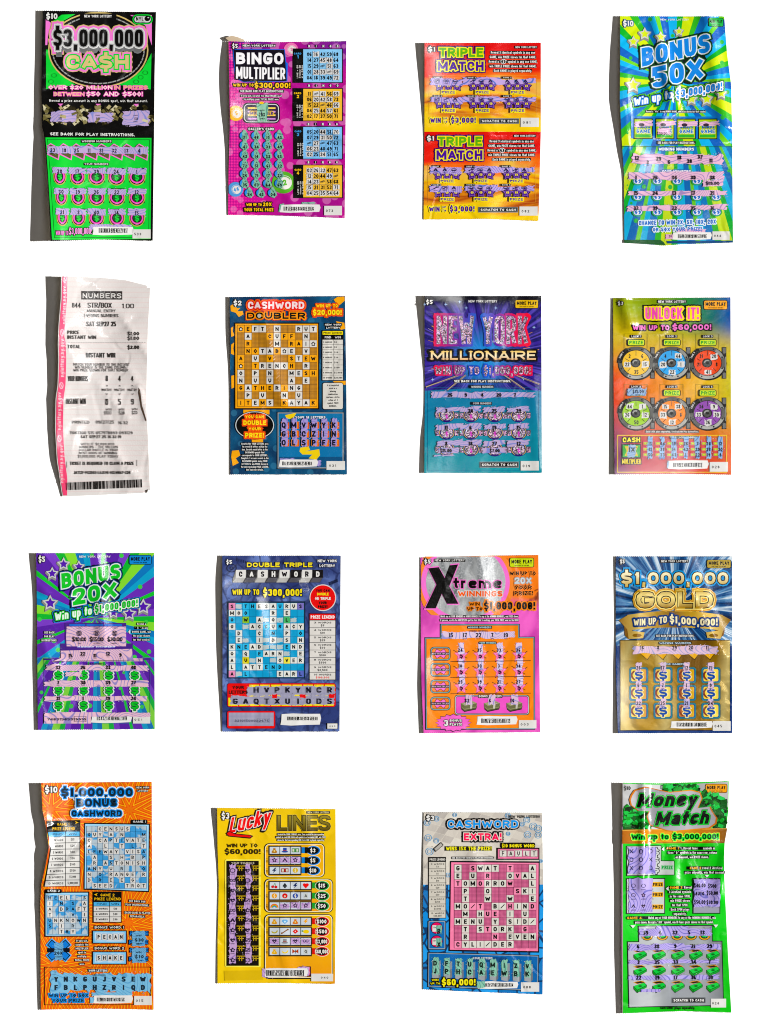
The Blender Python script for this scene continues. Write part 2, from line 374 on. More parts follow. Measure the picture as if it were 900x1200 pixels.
def FR(x0, y0, x1, y1, w, c):    # frame, drawn inside the box
    K.p.add([P(*q) for q in ((x0, y0), (x1, y0), (x1, y1), (x0, y1), (x0+w, y0+w), (x1-w, y0+w), (x1-w, y1-w), (x0+w, y1-w))],
            [(0, 1, 5, 4), (1, 2, 6, 5), (2, 3, 7, 6), (3, 0, 4, 7)], c); K.p.h += STEP
def T(s, x0, y0, x1, y1, c, b=1, o=None, rise=0, sh=0, arc=0, ext=None, sp=0., asp=.9, rot=None, wt=None, serif=0):
    """lettering: capitals reach from y0 down to the baseline y1; fitted between x0 and x1 (x1 None: centred on x0).
    o: outlines [(colour, width), ...] innermost first; ext: (colour, dx, dy, n) block behind; rise: how far the line climbs"""
    if not s.strip(): return
    H = y1-y0
    if x1 is None: wd = tw(s, H, asp, b, sp); x0, x1 = x0-wd/2, x0+wd/2
    lines, t = layout(s, x0, x1, H, b, sp, wt)
    if serif:
        for q, cl in list(lines):
            if cl or len(q) > 2: continue
            for p, p2 in ((q[0], q[1]), (q[-1], q[-2])):
                if abs(p2[1]-p[1]) > abs(p2[0]-p[0])*1.2 and (p[1] < t or (p[1] > H-t*1.2 and not s.isdigit())): lines.append(([(p[0]-t*serif, p[1]), (p[0]+t*serif, p[1])], None))
    def mp(X, Y):
        u = (X-x0)/(x1-x0); X = X+sh*Y; Y = y1-Y-rise*u+arc*4*(u-.5)**2
        if rot is not None:
            cx, cy = (x0+x1)/2, (y0+y1)/2; r = math.radians(rot); dx, dy = X-cx, Y-cy
            X, Y = cx+dx*math.cos(r)-dy*math.sin(r), cy+dx*math.sin(r)+dy*math.cos(r)
        return X, Y
    def emit(cc, grow=0., dx=0., dy=0.):
        for i, (q, cl) in enumerate(lines):
            hw = (t/2 if cl is not None else t*.24)+grow
            cp = [0, 0]
            if not cl:
                for e_, (p, p2) in enumerate(((q[0], q[1]), (q[-1], q[-2]))):
                    dx_, dy_ = abs(p[0]-p2[0]), abs(p[1]-p2[1]); ye = p[1] <= t*.6 or p[1] >= H-t*.6 or abs(p[1]-t/2-.7*(H-t)) < t*.2
                    if cl is None: k_ = 0
                    elif cl is False: k_ = t/2 if (dx_ < dy_*.15 and ye) or dy_ < dx_*.1 else (t*.22 if ye else 0)
                    else: k_ = t/2 if ye and dy_ > dx_*2 else 0
                    cp[e_] = k_+grow
            v, f = strip(q, bool(cl), hw, cp)
            K.p.add([P(*mp(X+dx, Y-dy)) for X, Y in v], f, cc, .006*(i % 9))
            if grow > t*.5 and not cl:                         # round the outside corners of heavy outlines
                for oi, (X, Y) in enumerate((q[0], q[-1]) if len(q) < 4 else ()):
                    K.p.add([P(*mp(X+hw*1.15*math.cos(a*math.pi/4)+dx, Y+hw*1.15*math.sin(a*math.pi/4)-dy)) for a in range(8)], [tuple(range(8))], cc, .006*(i % 9)+.002+.002*oi)
    if ext:
        ec, ex, ey, n = ext; r = o[0][1] if o else 0
        for i in range(n, 0, -1): emit(ec, r, ex*i/n, ey*i/n); K.p.h += .025
    if o:
        for oc, ow in o[::-1]: emit(oc, ow); K.p.h += STEP+.02
    emit(c); K.p.h += STEP
def ML(lines, cx, y0, dy, ch, c, b=0, asp=.8, box=None, pad=3, rise=0):
    """small centred lines, on dark strips when box is given"""
    if box:
        h = K.p.h
        for i, s in enumerate(lines):
            wd = tw(s, ch, asp, b)/2+pad
            y = y0+i*dy; K.p.h = h+.004*(i % 2)
            PG(rr_pts(cx-wd, y-pad, cx+wd, y+ch+pad, pad*1.2, 2) if not rise else [(cx-wd, y-pad+rise/2), (cx+wd, y-pad-rise/2), (cx+wd, y+ch+pad-rise/2), (cx-wd, y+ch+pad+rise/2)], box)
    h = K.p.h
    for i, s in enumerate(lines): K.p.h = h; T(s, cx, y0+i*dy+rise/2, None, y0+i*dy+ch+rise/2, c, b, asp=asp, rise=rise)
    K.p.h = h+STEP
rnd = random.Random(3)
def SC(x0, y0, x1, y1, c, n=None, rag=None, vert=False, slope=0):
    """ragged remnant of scratch coating rubbed back and forth"""
    w, h = (x1-x0, y1-y0)
    if vert: w, h = h, w
    rag = (rag if rag is not None else h*.16)
    n = n or max(4, int(w/11)); top, bot = [], []
    lv, lb = rnd.random(), rnd.random()
    for i in range(n+1):
        t = i/n
        if rnd.random() < .3: lv = rnd.random()
        if rnd.random() < .3: lb = rnd.random()
        a = (lv*.75+rnd.random()*.35)*rag; b_ = (lb*.75+rnd.random()*.35)*rag
        top.append((t*w+(rnd.random()-.5)*w/n*.5, a)); bot.append((t*w+(rnd.random()-.5)*w/n*.5, h-b_))
    e = min(9, w*.06)
    ends = [(w+rnd.random()*e, h*.22), (w-rnd.random()*e*1.5, h*.45), (w+rnd.random()*e, h*.6), (w-rnd.random()*e, h*.82)]
    ends2 = [(-rnd.random()*e, h*.8), (rnd.random()*e, h*.55), (-rnd.random()*e, h*.4), (rnd.random()*e, h*.2)]
    pts = top+ends+bot[::-1]+ends2
    if vert: pts = [(x0+b_, y0+a_) for a_, b_ in pts]
    else: pts = [(x0+a_, y0+b_+slope*a_) for a_, b_ in pts]
    PG(pts, c); K.p.h -= STEP*.5
    h = K.p.h                                                   # crumbs and scrapes along the rubbed edges
    for i in range(int((x1-x0+y1-y0)/13)):
        if vert: cx, cy = rnd.choice((x0, x1))+rnd.gauss(0, 4), rnd.uniform(y0, y1)
        else: cx = rnd.uniform(x0-6, x1+6); cy = rnd.choice((y0+rag*.4, y1-rag*.3))+slope*(cx-x0)+rnd.gauss(0, 4)
        a = rnd.uniform(1.5, 5); b_ = rnd.uniform(1, 2.6); K.p.h = h
        PG([(cx-a, cy), (cx, cy-b_), (cx+a, cy+b_*.4), (cx-a*.2, cy+b_)], c if rnd.random() < .6 else rnd.choice(('3a3444', '6a6070', 'd8d0dc')))
    K.p.h = h+.01
def XW(rows, x0, y0, x1, y1, cell, tile, line, lc='k', frac=.5, ch=.58, lw=1.6, blank=None, bfrac=.15, special={}, b=2):
    nr, nc = len(rows), max(len(r) for r in rows); cw, rh = (x1-x0)/nc, (y1-y0)/nr
    R(x0, y0, x1, y1, cell); h = K.p.h
    for j, row in enumerate(rows):
        for i, s in enumerate(row.ljust(nc)):
            X, Y = x0+i*cw, y0+j*rh; K.p.h = h
            if (j, i) in special: R(X, Y, X+cw, Y+rh, special[j, i])
            elif s not in ' ':
                tc = tile[0] if (rnd.random() < frac) else tile[1]
                if tc: R(X+cw*.04, Y+rh*.04, X+cw*.98, Y+rh*.96, tc)
            elif blank and rnd.random() < bfrac: SC(X+1, Y+rh*.1, X+cw*.9, Y+rh*.95, blank, 3, rh*.2)
    K.p.h = h+2*STEP
    LNS([(x0+i*cw, y0, x0+i*cw, y1) for i in range(nc+1)]+[(x0, y0+j*rh, x1, y0+j*rh) for j in range(nr+1)], lw, line)
    h = K.p.h
    for j, row in enumerate(rows):
        for i, s in enumerate(row):
            K.p.h = h
            if s == ' ': continue
            cx, cy = x0+(i+.5)*cw, y0+(j+.5)*rh
            if s == '*': 
                PG([(cx-cw*.22, cy+rh*.28), (cx-cw*.22, cy), (cx-cw*.34, cy), (cx, cy-rh*.3), (cx+cw*.34, cy), (cx+cw*.22, cy), (cx+cw*.22, cy+rh*.28)], lc)
                K.p.h = h+STEP
                PG([(cx-cw*.12, cy+rh*.18), (cx-cw*.12, cy-rh*.02), (cx, cy-rh*.16), (cx+cw*.12, cy-rh*.02), (cx+cw*.12, cy+rh*.18)], tile[0])
            elif s == '/': LN(cx-cw*.25, cy+rh*.25, cx+cw*.25, cy-rh*.25, 5, lc)
            else: T(s, cx, cy-rh*ch/2, None, cy+rh*ch/2, lc, b, asp=1.)
    K.p.h = h+STEP
def BC(x0, y0, x1, y1, bx0=None, bx1=None, h0=.28, h1=.78, ragc='w', seed=1):
    """white strip rubbed clear over a scrambled barcode"""
    part('barcode_strip', 3)
    r = random.Random(seed)
    pts = [(x0+r.random()*8, y0+4), (x0+(x1-x0)*.3, y0-2+r.random()*4), (x0+(x1-x0)*.62, y0+r.random()*4), (x1-6, y0+2),
           (x1+r.random()*3, y0+(y1-y0)*.4), (x1-8, y1-5), (x0+(x1-x0)*.6, y1-r.random()*3), (x0+(x1-x0)*.25, y1+r.random()*2), (x0-3, y1-3), (x0+3, y0+(y1-y0)*.55)]
    PG(pts, ragc)
    a, b = bx0 or x0+(x1-x0)*.14, bx1 or x1-(x1-x0)*.16; ya, yb = y0+(y1-y0)*h0, y0+(y1-y0)*h1
    h = K.p.h
    R(a, ya, a+5, yb, 'k'); K.p.h = h; R(a+7, ya, a+11, yb, 'k'); x = a+14; K.p.h = h
    g = 'HSNZKMXE8BRWG5'
    while x < b:
        w = 5+r.random()*5; K.p.h = h
        T(r.choice(g), x, ya+1, x+w, yb, 'k', 2)
        K.p.h = h+STEP*.5
        if r.random() < .6: R(x+1+r.random()*3, ya+r.random()*4, x+4+r.random()*3, yb-r.random()*9, 'k')
        x += w+1+r.random()*2
    K.p.h = h+STEP*2
def SN(s, x0, y0, x1, y1, tx=.12, tw=.42, bd=None):
    part('serial_label', 3)
    if bd: R(x0-3, y0-3, x1+3, y1+3, bd)
    R(x0, y0, x1, y1, 'lab'); w = x1-x0; h = y1-y0
    T(s, x0+w*tx, y0+h*.38, x0+w*(tx+tw), y0+h*.66, '2b2a2a', 1, sp=.22)
def price(s, x0, y0, x1, y1, c='w', oc='k', ow=4):
    part('price_mark', 3)
    T(s, x0, y0, x1, y1, c, 2, o=[(oc, ow)])
def more_play(x0, y0, x1, y1, c):
    part('more_play_badge', 2)
    RR(x0, y0, x1, y1, 8, c, 'k', 4); h = y1-y0; w = x1-x0
    T('MORE PLAY', x0+w*.06, y0+h*.16, x1-w*.06, y0+h*.62, 'k', 2)
    T('See back for details.', x0+w*.18, y0+h*.74, x1-w*.18, y0+h*.9, 'k', 0)
def scratch_to_cash(x0, y0, x1, y1):
    part('cash_notice', 2); R(x0, y0, x1, y1, '8f9498'); R(x0+3, y0+3, x1-3, y1-3, 'k'); h = y1-y0
    FR(x0+6, y0+6, x1-6, y1-6, 1.5, '8f9498')
    T('SCRATCH TO CASH', x0+14, y0+h*.3, x1-14, y0+h*.72, 'w', 2)

def ticket(name, label, cat, L, Rt, top, bot, sh, bg, fold=(), reach=.85, wav=.0, ph=0., sharp=False, creased=False, teeth=(.55, .55), group='lottery tickets laid out in four rows'):
    """L, Rt: (y, x) along the left and right edges; top, bot: extra (x, y) points between the corners; sh: (y, how far the left edge's shadow reaches)"""
    global K
    K = Tk(); K.L, K.Rt, K.sh, K.fold, K.reach, K.wav, K.ph, K.sharp, K.creased = L, Rt, sh, list(fold), reach, wav, ph, sharp, creased
    K.grid, K.ngrid, K.parts = {}, {}, []
    cx = (L[0][1]+Rt[0][1])/2; cy = (L[0][0]+L[-1][0])/2; K.org = W(cx, cy)
    e = bpy.data.objects.new(name, None); col.objects.link(e); e.location = (*K.org, 0); e.empty_display_size = .02
    e['label'], e['category'] = label, cat
    if group: e['group'] = group
    K.root = e
    def edge(pts, amp, per=2.3, up=1):
        out = []
        for (a, b), (c, d) in zip(pts, pts[1:]):
            n = max(1, int(math.hypot(c-a, d-b)/per*2))
            for i in range(n):
                t = i/n; out.append((a+(c-a)*t, b+(d-b)*t+(amp if len(out) % 2 else -amp*.3)*(.6+.8*rnd.random())*up))
        out.append(pts[-1]); return out
    tp = edge([(L[0][1], L[0][0])]+list(top)+[(Rt[0][1], Rt[0][0])], teeth[0])
    bt = edge([(L[-1][1], L[-1][0])]+list(bot)+[(Rt[-1][1], Rt[-1][0])], teeth[1], up=1)
    ol = tp+[(x, y) for y, x in Rt[1:-1]]+bt[::-1]+[(x, y) for y, x in L[1:-1]][::-1]
    K.ol = ol
    # the paper itself, with thickness
    tr = tessellate_polygon([[Vector((x, y, 0)) for x, y in ol]])
    fs = []
    for t in tr:
        p = [ol[i] for i in t]; ar = sum(p[i][0]*p[(i+1) % 3][1]-p[(i+1) % 3][0]*p[i][1] for i in range(3))
        fs.append((tuple(t) if ar < 0 else tuple(t)[::-1], 0))
    bm = cut([(x, y, 0) for x, y in ol], fs)
    bm.verts.index_update()
    nv = len(bm.verts); vs = [tuple(v.co) for v in bm.verts]; faces = [[v.index for v in f.verts] for f in bm.faces]
    bd = []
    for ed in bm.edges:
        if len(ed.link_faces) == 1:
            f = ed.link_faces[0]; ids = [v.index for v in f.verts]; a, b = ed.verts[0].index, ed.verts[1].index
            i = ids.index(a)
            if ids[(i+1) % len(ids)] != b: a, b = b, a
            bd.append((a, b))
    bm.free()
    TH = .35; ox, oy = K.org
    co = [(*(a-o for a, o in zip(W(v[0], v[1]), (ox, oy))), (zg(v[0], v[1])-d)*S) for d in (0, TH) for v in vs]
    back = [[i+nv for i in f[::-1]] for f in faces]; side = [[b, a, a+nv, b+nv] for a, b in bd]
    me = bpy.data.meshes.new('printed_card'); me.from_pydata(co, [], faces+back+side)
    me.materials.append(bg); me.materials.append(PAPER)
    me.polygons.foreach_set('material_index', [0]*len(faces)+[1]*(len(back)+len(side)))
    uvl = me.uv_layers.new(name='print')
    for lp in me.loops: v = vs[lp.vertex_index % nv]; uvl.data[lp.index].uv = (v[0]/1000, v[1]/1000)
    me.polygons.foreach_set('use_smooth', [True]*len(faces)+[False]*(len(back)+len(side)))
    nn = [nrm(v[0], v[1]) for v in vs]; ln = []
    me.update()
    for p in me.polygons:
        for li in p.loop_indices: ln.append(tuple(nn[me.loops[li].vertex_index]) if p.index < len(faces) else (0., 0., 0.))
    me.normals_split_custom_set(ln)
    o = bpy.data.objects.new('printed_card', me); col.objects.link(o); o.parent = e
    return e
def done():
    last = None
    for p in K.parts:
        o = p.build(last if p.sub and last else K.root)
        if not p.sub: last = o
def mkpaper():
    g = G('paper_back'); return g.fin(g.mix(0., 'cfc6b4', 'cfc6b4'), .7, .2)
PAPER = mkpaper()

WORDS = 'ZERO ONE TWO THREE FOUR FIVE SIX SEVEN EIGHT NINE TEN ELEVN TWELV THRTN FORTN FIFTN SIXTN SEVTN EIGTN NINTN TWENTY'.split()
def NM(vals, xs, y0, y1, c='120e18', asp=.8, word=True, b=1, ys=None):
    """revealed numbers, each with its small word below"""
    h = K.p.h; hh = y1-y0
    for i, (s, x) in enumerate(zip(vals, xs)):
        d = ys[i] if ys else 0
        K.p.h = h; T(s, x, y0+d-2, None, y1+d+1, c, b, asp=asp, serif=.9, wt=.185)
        if word:
            n = int(s); wd = WORDS[n] if n <= 20 else ('TW', 'TH', 'FR')[n//10-2]+WORDS[n % 10][:4]
            K.p.h = h; T(wd, x, y1+d+hh*.28, None, y1+d+hh*.52, c, 0, asp=.85)
    K.p.h = h+STEP
def HD(s, x0, y0, x1, y1, c='w', bx='k', b=1):
    RR(x0, y0, x1, y1, 5, bx); h = y1-y0; T(s, x0+6, y0+h*.18, x1-6, y1-h*.18, c, b)
def OT(s, x0, y0, x1, y1, c, oc='k', ow=4, b=2, **kw): T(s, x0, y0, x1, y1, c, b, o=[(oc, ow)], **kw)
def star3d(cx, cy, r, face, rim='c9c9c6', side='8d8d8a', dx=-4, dy=12):
    part('star_emblem', 1.6)
    for i in range(4, 0, -1): STAR(cx+dx*i/4, cy+dy*i/4, r, side, .52)
    STAR(cx, cy, r, '55605a', .52); STAR(cx, cy, r*.95, rim, .52); STAR(cx, cy, r*.62, face, .5)
def rays(g, cx, cy, cols, n, seed=0., dots=None):
    """printed sunburst: wedges of flat colour fanning out of one point"""
    a = g.mt('ARCTAN2', g.mt('SUBTRACT', g.y, cy), g.mt('SUBTRACT', g.x, cx))
    f = g.mt('FRACT', g.mt('MULTIPLY_ADD', a, n/6.2832, seed+10))
    cc = g.ramp(f, cols, True)
    if dots:
        d = g.voro(60.); m = g.step(d, .17, .15)
        cc = g.mix(m, cc, dots)
    return cc
def panel_mix(g, c1, c2, y, w=.6): return g.mix(g.step(g.y, y-w, y+w), c1, c2)
def badge_text(lines, cx, y0, dy, ch, **k): ML(lines, cx, y0, dy, ch, 'w', 1, box='k', **k)
KEYMUL, STRIP, AMB = 1.66, 1.8, .048
COATL = '~lav/7f86c8'
# ============================================================ 1: black ticket with green number panel
g = G('card_black'); bg = g.fin(g.mix(0., 'k', 'k'), .2)
ticket('lottery_ticket', 'black scratch ticket with green number panel and outlined silver sum in an oval', 'lottery ticket',
 [(12.8, 50.4), (60, 49.5), (107, 48.7), (149, 49.8), (161, 52.5), (211, 56.7), (283.3, 60.4)],
 [(14.2, 182.9), (89, 181.2), (140, 180.8), (282, 179)], [], [(119, 280.5)],
 [(12, 8), (60, 7.5), (107, 8), (149, 9.5), (167, 13.5), (220, 19.5), (287, 24.5)], bg, reach=1., fold=[(75, 20, 66, 290, 1.2, 9)])
V(30, 0)
part('border_artwork', 1)
P_, GR = 'f07fd0', '0fd24a'
PG([(135, 130), (180, 160), (150, 230), (145, 300), (132, 300)], P_); PG([(832, 100), (690, 100), (790, 170), (832, 300)], P_)
PG([(137, 330), (150, 330), (185, 440), (250, 510), (330, 560), (137, 590)], GR); PG([(830, 350), (815, 380), (770, 460), (700, 520), (600, 558), (825, 590)], GR)
PG([(185, 140), (240, 100), (330, 95), (260, 135), (215, 165)], GR)
RING(480, 330, 330, 250, 9, 'd0b878', 44); RING(480, 330, 306, 226, 8, '9a9a98', 44)
h = K.p.h
for i in range(60):
    a = math.radians(i*6); K.p.h = h
    LN(480+296*math.cos(a), 330+216*math.sin(a), 480+308*math.cos(a+.02), 330+228*math.sin(a+.02), 4, 'k')
R(360, 90, 600, 130, 'k')
for cx, cy in ((190, 500), (170, 540), (760, 510), (790, 480), (730, 540)): RING(cx, cy, 18, 14, 2.5, '0a7a2c', 10)
part('title_lettering', 2)
T('$3,000,000', 185, 195, 775, 310, P_, 2, o=[(P_, 25), ('d0b878', 31)])
T('$3,000,000', 195, 215, 765, 345, '6c6c6c', 2, o=[('77777a', 9)])
T('$3,000,000', 185, 195, 775, 310, 'k', 2, o=[('a8a8a8', 6), ('dededc', 13)])
part('title_word', 2.9)
T('CA$H', 270, 365, 680, 455, 'd8c088', 2, o=[(GR, 9), (P_, 18), ('d0b878', 22)])
part('header_lettering', 6); T('NEW YORK LOTTERY', 388, 100, 568, 117, 'w', 1)
price('$10', 138, 92, 212, 128)
part('state_badge', 5); RR(712, 103, 832, 155, 26, 'k', GR, 7); RR(718, 109, 826, 149, 20, 'd8d8d8'); T('NYL', 728, 113, 778, 138, 'k', 2); E(803, 124, 19, 17, 'k'); E(809, 117, 5, 4, 'd8d8d8'); T('LOTTERY', 735, 143, 790, 149, 'k', 0)
part('prize_lettering', 2)
PK = 'ee5cc0'; LT = 'f6ecd8'
T('OVER $20 MILLION', 155, 566, 570, 590, LT, 1, o=[(PK, 3.4)]); T('IN PRIZES', 585, 566, 802, 590, 'e8c070', 1, o=[(PK, 3.4)])
T('BETWEEN', 188, 610, 388, 634, 'ecd090', 1, o=[(PK, 3.4)]); T('$50 AND $500!', 402, 607, 770, 634, LT, 1, o=[(PK, 3.4)])
T('Reveal a prize amount in any BONUS spot, win that amount.', 158, 658, 800, 674, 'w', 1)
part('money_artwork', 1)
r = random.Random(4); st(.008)
for i in range(110):
    x, y = r.uniform(118, 840), r.uniform(700, 815); a = r.uniform(-60, 60); w, h_ = r.uniform(24, 50), r.uniform(14, 24)
    ca, sa = math.cos(math.radians(a)), math.sin(math.radians(a))
    p4 = [(x+u*ca-v*sa, y+u*sa+v*ca) for u, v in ((-w/2, -h_/2), (w/2, -h_/2), (w/2, h_/2), (-w/2, h_/2))]
    p4 = [(max(116, min(846, u)), max(690, min(838, v))) for u, v in p4]
    PG(p4, r.choice(['b0a478', '8c8258', '6c643e', '3a3420', 'd0c8a4', '2a2618']))
    if i % 3 == 0: E((p4[0][0]+p4[2][0])/2, (p4[0][1]+p4[2][1])/2, 7, 5, '4a4428', 8)
for i, x in enumerate((232, 480, 730)):
    part('bonus_spot', 4); PG([(x-18, 686), (x+18, 686), (x, 704)], P_)
    SC((170, 415, 640)[i], (728, 735, 725)[i], (335, 575, 815)[i], (815, 812, 835)[i], COATL, rag=14)
    T(('FIVE', 'BONUS', 'BONUS')[i], x-18, 758, x+12, 766, 'k', 0); T(('$25', 'PAY', '$50')[i], x-12, 775, x+10, 792, '2a2430', 1); T('PRIZE', x-18, 800, x+10, 807, 'k', 0)
V(30, 140)
part('instruction_lettering', 2); T('SEE BACK FOR PLAY INSTRUCTIONS.', 165, 88, 718, 108, 'w', 2, sh=-.02, rise=-4)
part('number_panel', 1)
PG([(134, 122), (830, 122), (824, 788), (180, 797), (165, 560), (150, 330)], GR)
LNS([(148, 134, 818, 134), (818, 134, 812, 776), (812, 776, 196, 784), (196, 784, 180, 560), (180, 560, 164, 330), (164, 330, 148, 134)], 3, 'k')
sub('winning_numbers', 2)
RR(365, 135, 570, 156, 5, 'k'); T('WINNING NUMBERS', 372, 138, 566, 152, 'w', 1)
DG = '5d5a34'
for i in range(8):
    x = 168+i*83
    PG([(x-22, 178), (x, 160), (x+32, 178), (x+60, 232), (x+54, 272), (x-22, 236)], P_); PG([(x-16, 180), (x, 168), (x+28, 182), (x+52, 234), (x+48, 262), (x-16, 230)], DG)
SC(150, 175, 805, 234, COATL, rag=12)
h = K.p.h
for s, x in zip('23 18 25 11 31 32 13 4'.split(), (182, 258, 338, 420, 500, 585, 665, 748)):
    K.p.h = h; NM([s], [x], 195, 219)
sub('numbers_heading', 2); RR(384, 286, 550, 305, 5, 'k'); T('YOUR NUMBERS', 390, 289, 545, 302, 'w', 1)
nums = [('38', '17', '39', '24', '1'), ('30', '19', '26', '22', '12'), ('21', '3', '40', '14', '15')]
cxs = [(230, 345, 470, 600, 735), (240, 350, 470, 603, 735), (247, 353, 470, 603, 735)]
rxs = [42, 50, 56, 56, 56]
for j, y in enumerate((380, 515, 650)):
    for i in range(5):
        sub('play_spot', 2); x = cxs[j][i]; rx = rxs[i]-j*2
        R(x-rx+4, y-60, x+rx-4, y+36, 'k'); E(x, y, rx, 56, 'c8a860'); E(x, y, rx-6, 50, 'k'); E(x, y, rx-10, 42, 'f25fc4'); E(x, y, rx-20, 32, 'k'); E(x, y, rx-26, 26, '0e5a2a')
        T('$', x-14, y-16, x+14, y+20, GR, 2); T('SPOT', x-10, y+40, x+10, y+46, 'w', 0)
        SC(x-rx-6, y-66, x+rx+6, y-14, COATL, rag=12, slope=.02)
        NM([nums[j][i]], [x-2], y-46, y-22)
part('bottom_lettering', 2); T('WIN UP TO', 205, 738, 285, 766, P_, 2, o=[('k', 3)]); T('$3,000,000!', 290, 720, 440, 760, 'f3a0dc', 2, o=[('k', 4)], rise=4)
part('coating_remnant', 2.6); SC(425, 690, 700, 730, COATL)
BC(446, 706, 712, 764, 484, 670, .2, .75, seed=1)
SN('533', 705, 725, 825, 785, .1, .38)
done()
# ============================================================ 2: purple bingo ticket
g = G('card_magenta')
base = g.mix(g.step(g.noise(9., detail=1.), .35, .65), 'cf1c92', 'a01c86')
base = g.mix(g.mt('MULTIPLY', g.step(g.y, 112, 55), g.step(g.x, 345, 300)), base, '6a2488')
base = g.mix(g.mt('MULTIPLY', g.step(g.x, 330, 400), g.step(g.y, 90, 60)), base, '7a2890')
gx = g.mt('SUBTRACT', g.mt('FRACT', g.mt('MULTIPLY', g.x, .30)), .5); gy = g.mt('SUBTRACT', g.mt('FRACT', g.mt('MULTIPLY', g.y, .30)), .5)
d = g.mt('SQRT', g.mt('ADD', g.mt('MULTIPLY', gx, gx), g.mt('MULTIPLY', gy, gy)))
rad = g.mt('MULTIPLY', g.step(g.x, 325, 262), .42)
base = g.mix(g.step(g.mt('SUBTRACT', rad, d), -.05, .06), base, 'f2409f')
v = g.voro(75.); base = g.mix(g.mt('MULTIPLY', g.step(v, .42, .38), .28), base, 'f7a6dc')
bg = g.fin(base, .2)
ticket('lottery_ticket', 'magenta and purple bingo ticket with four numbered cards down its right side', 'lottery ticket',
 [(48.6, 268), (92, 269), (148, 269.5), (200, 268), (251.7, 267.4)], [(48.2, 406), (255.5, 404)], [(330, 49.2)], [(330, 252.5)],
 [(45, 5), (60, 9), (92, 12), (129, 10), (160, 6), (175, 4), (252, 1)], bg, fold=[(340, 120, 405, 165, 2.2, 5), (330, 215, 350, 255, 1.2, 5)])
V(250, 35, 5.294)
part('torn_edge', .3); PG([(75, 52), (115, 38), (150, 46), (190, 62), (195, 76), (98, 72)], 'cdb9a0')
part('title_lettering', 2)
PG([(121, 121), (444, 121), (452, 200), (463, 208), (460, 322), (192, 329), (136, 304)], '2a62d0'); PG([(125, 125), (440, 125), (448, 210), (455, 318), (190, 325), (140, 300)], '1a1220')
T('BINGO', 142, 143, 436, 216, 'f0eef0', 2, o=[('1a1220', 7)]); T('MULTIPLIER', 142, 232, 446, 306, 'f0eef0', 2, o=[('1a1220', 7)], rise=-4)
part('header_lettering', 2); OT('NEW YORK LOTTERY', 183, 93, 386, 106, 'w', 'k', 3)
price('$5', 118, 90, 152, 116)
part('prize_lettering', 2); OT('WIN UP TO', 124, 336, 250, 355, 'f6c628', 'k', 4); OT('$300,000!', 256, 330, 478, 362, 'f6c628', 'k', 5)
badge_text(['SEE BACK FOR PLAY INSTRUCTIONS.'], 302, 376, 20, 13, asp=.86)
badge_text(['If you win, scratch the MULTIPLIER spot', 'to multiply your TOTAL PRIZE won.'], 298, 406, 21, 11, asp=.85)
def ball(cx, cy, r, c, s, clip=None):
    part('printed_ball', 1.3)
    q = [(max(x, clip) if clip else x, y) for x, y in el_pts(cx, cy, r, r*.95, 28)]
    PG(q, c); PG([(max(x, clip) if clip else x, y) for x, y in el_pts(cx+r*.1, cy, r*.62, r*.6, 24)], 'e8e2dc'); ARC(cx+r*.1, cy, r*.58, r*.55, r*.08, 100, 330, c)
    T(s, cx+r*.1, cy-r*.25, None, cy+r*.25, c, 2, asp=.9, rot=-15)
ball(482, 122, 44, 'e87ab0', '3'); ball(140, 520, 50, 'f2b63a', '5', 106)
V(250, 145, 5.294); ball(138, 408, 48, '5a9ad6', '48', 96); ball(436, 365, 72, '5fae3c', '2'); V(250, 35, 5.294)
part('multiplier_window', 2, 'rounded bonus window half rubbed off to green')
RR(196, 466, 402, 570, 22, '2a1a38', 'd8d8d8', 5, 'k', 7)
for i in range(4): R(214, 482+i*22, 386, 492+i*22, ('f0cf6a', 'c88ad0')[i % 2])
T('MULTIPLIER', 230, 508, 372, 530, '3a1a66', 2, o=[('e8c050', 4)])
SC(266, 458, 344, 572, '~8fc0a6/4f9078', vert=True, rag=12); T('20X', 282, 515, 322, 540, '17281f', 2); T('WIN', 290, 496, 318, 506, '17281f', 1); T('TIMES', 286, 548, 322, 557, '17281f', 1); E(300, 455, 14, 8, 'f6c628')
V(250, 145, 5.294)
part('callers_card', 2)
OT("CALLER'S CARD", 218, 26, 378, 42, 'w', 'k', 4)
GRN = '~7fb59e/4f9078'
rows = ['31 46 15 45', '41 34 33 49', '42 14 53 65', '72 51 61 22', '26 71 17 23', '35 03 64 69', '54 43 04']
for j, rw in enumerate(rows):
    for i, s in enumerate(rw.split()):
        x = 192+i*72+(30 if j == 6 else 0); y = 78+j*59
        sub('caller_number', 2.6); E(x-2, y-2, 28, 27, '17356e'); E(x-3, y-3, 24, 23, '3f8fe0', 16)
        r_ = rnd.random
        PG([(x-8, y-34), (x+4, y-38-r_()*6), (x+16, y-22), (x+22+r_()*4, y-6), (x+30, y+14), (x+20, y+20), (x+14, y+30), (x-6, y+24), (x-20, y+14), (x-14+r_()*4, y-4), (x-12, y-20)], GRN)
        T(s, x+4, y-2, None, y+18, '14241c', 2, asp=.9); STAR(x+6, y-13, 5, '14241c')
part('prize_lettering', 2, 'yellow lettering near the lower edge'); T('WIN UP TO', 205, 494, 300, 511, 'f6c628', 2, o=[('k', 5)]); T('20X', 308, 488, 362, 512, 'f6c628', 2, o=[('k', 5)]); T('YOUR TOTAL PRIZE', 192, 524, 372, 544, 'f6c628', 2, o=[('k', 5)])
part('coating_remnant', 2.5); PG([(412, 500), (440, 495), (425, 545), (405, 548)], GRN); SC(550, 486, 630, 498, GRN)
BC(415, 500, 665, 552, 436, 616, seed=2); SN('073', 688, 510, 798, 568, .1, .4)
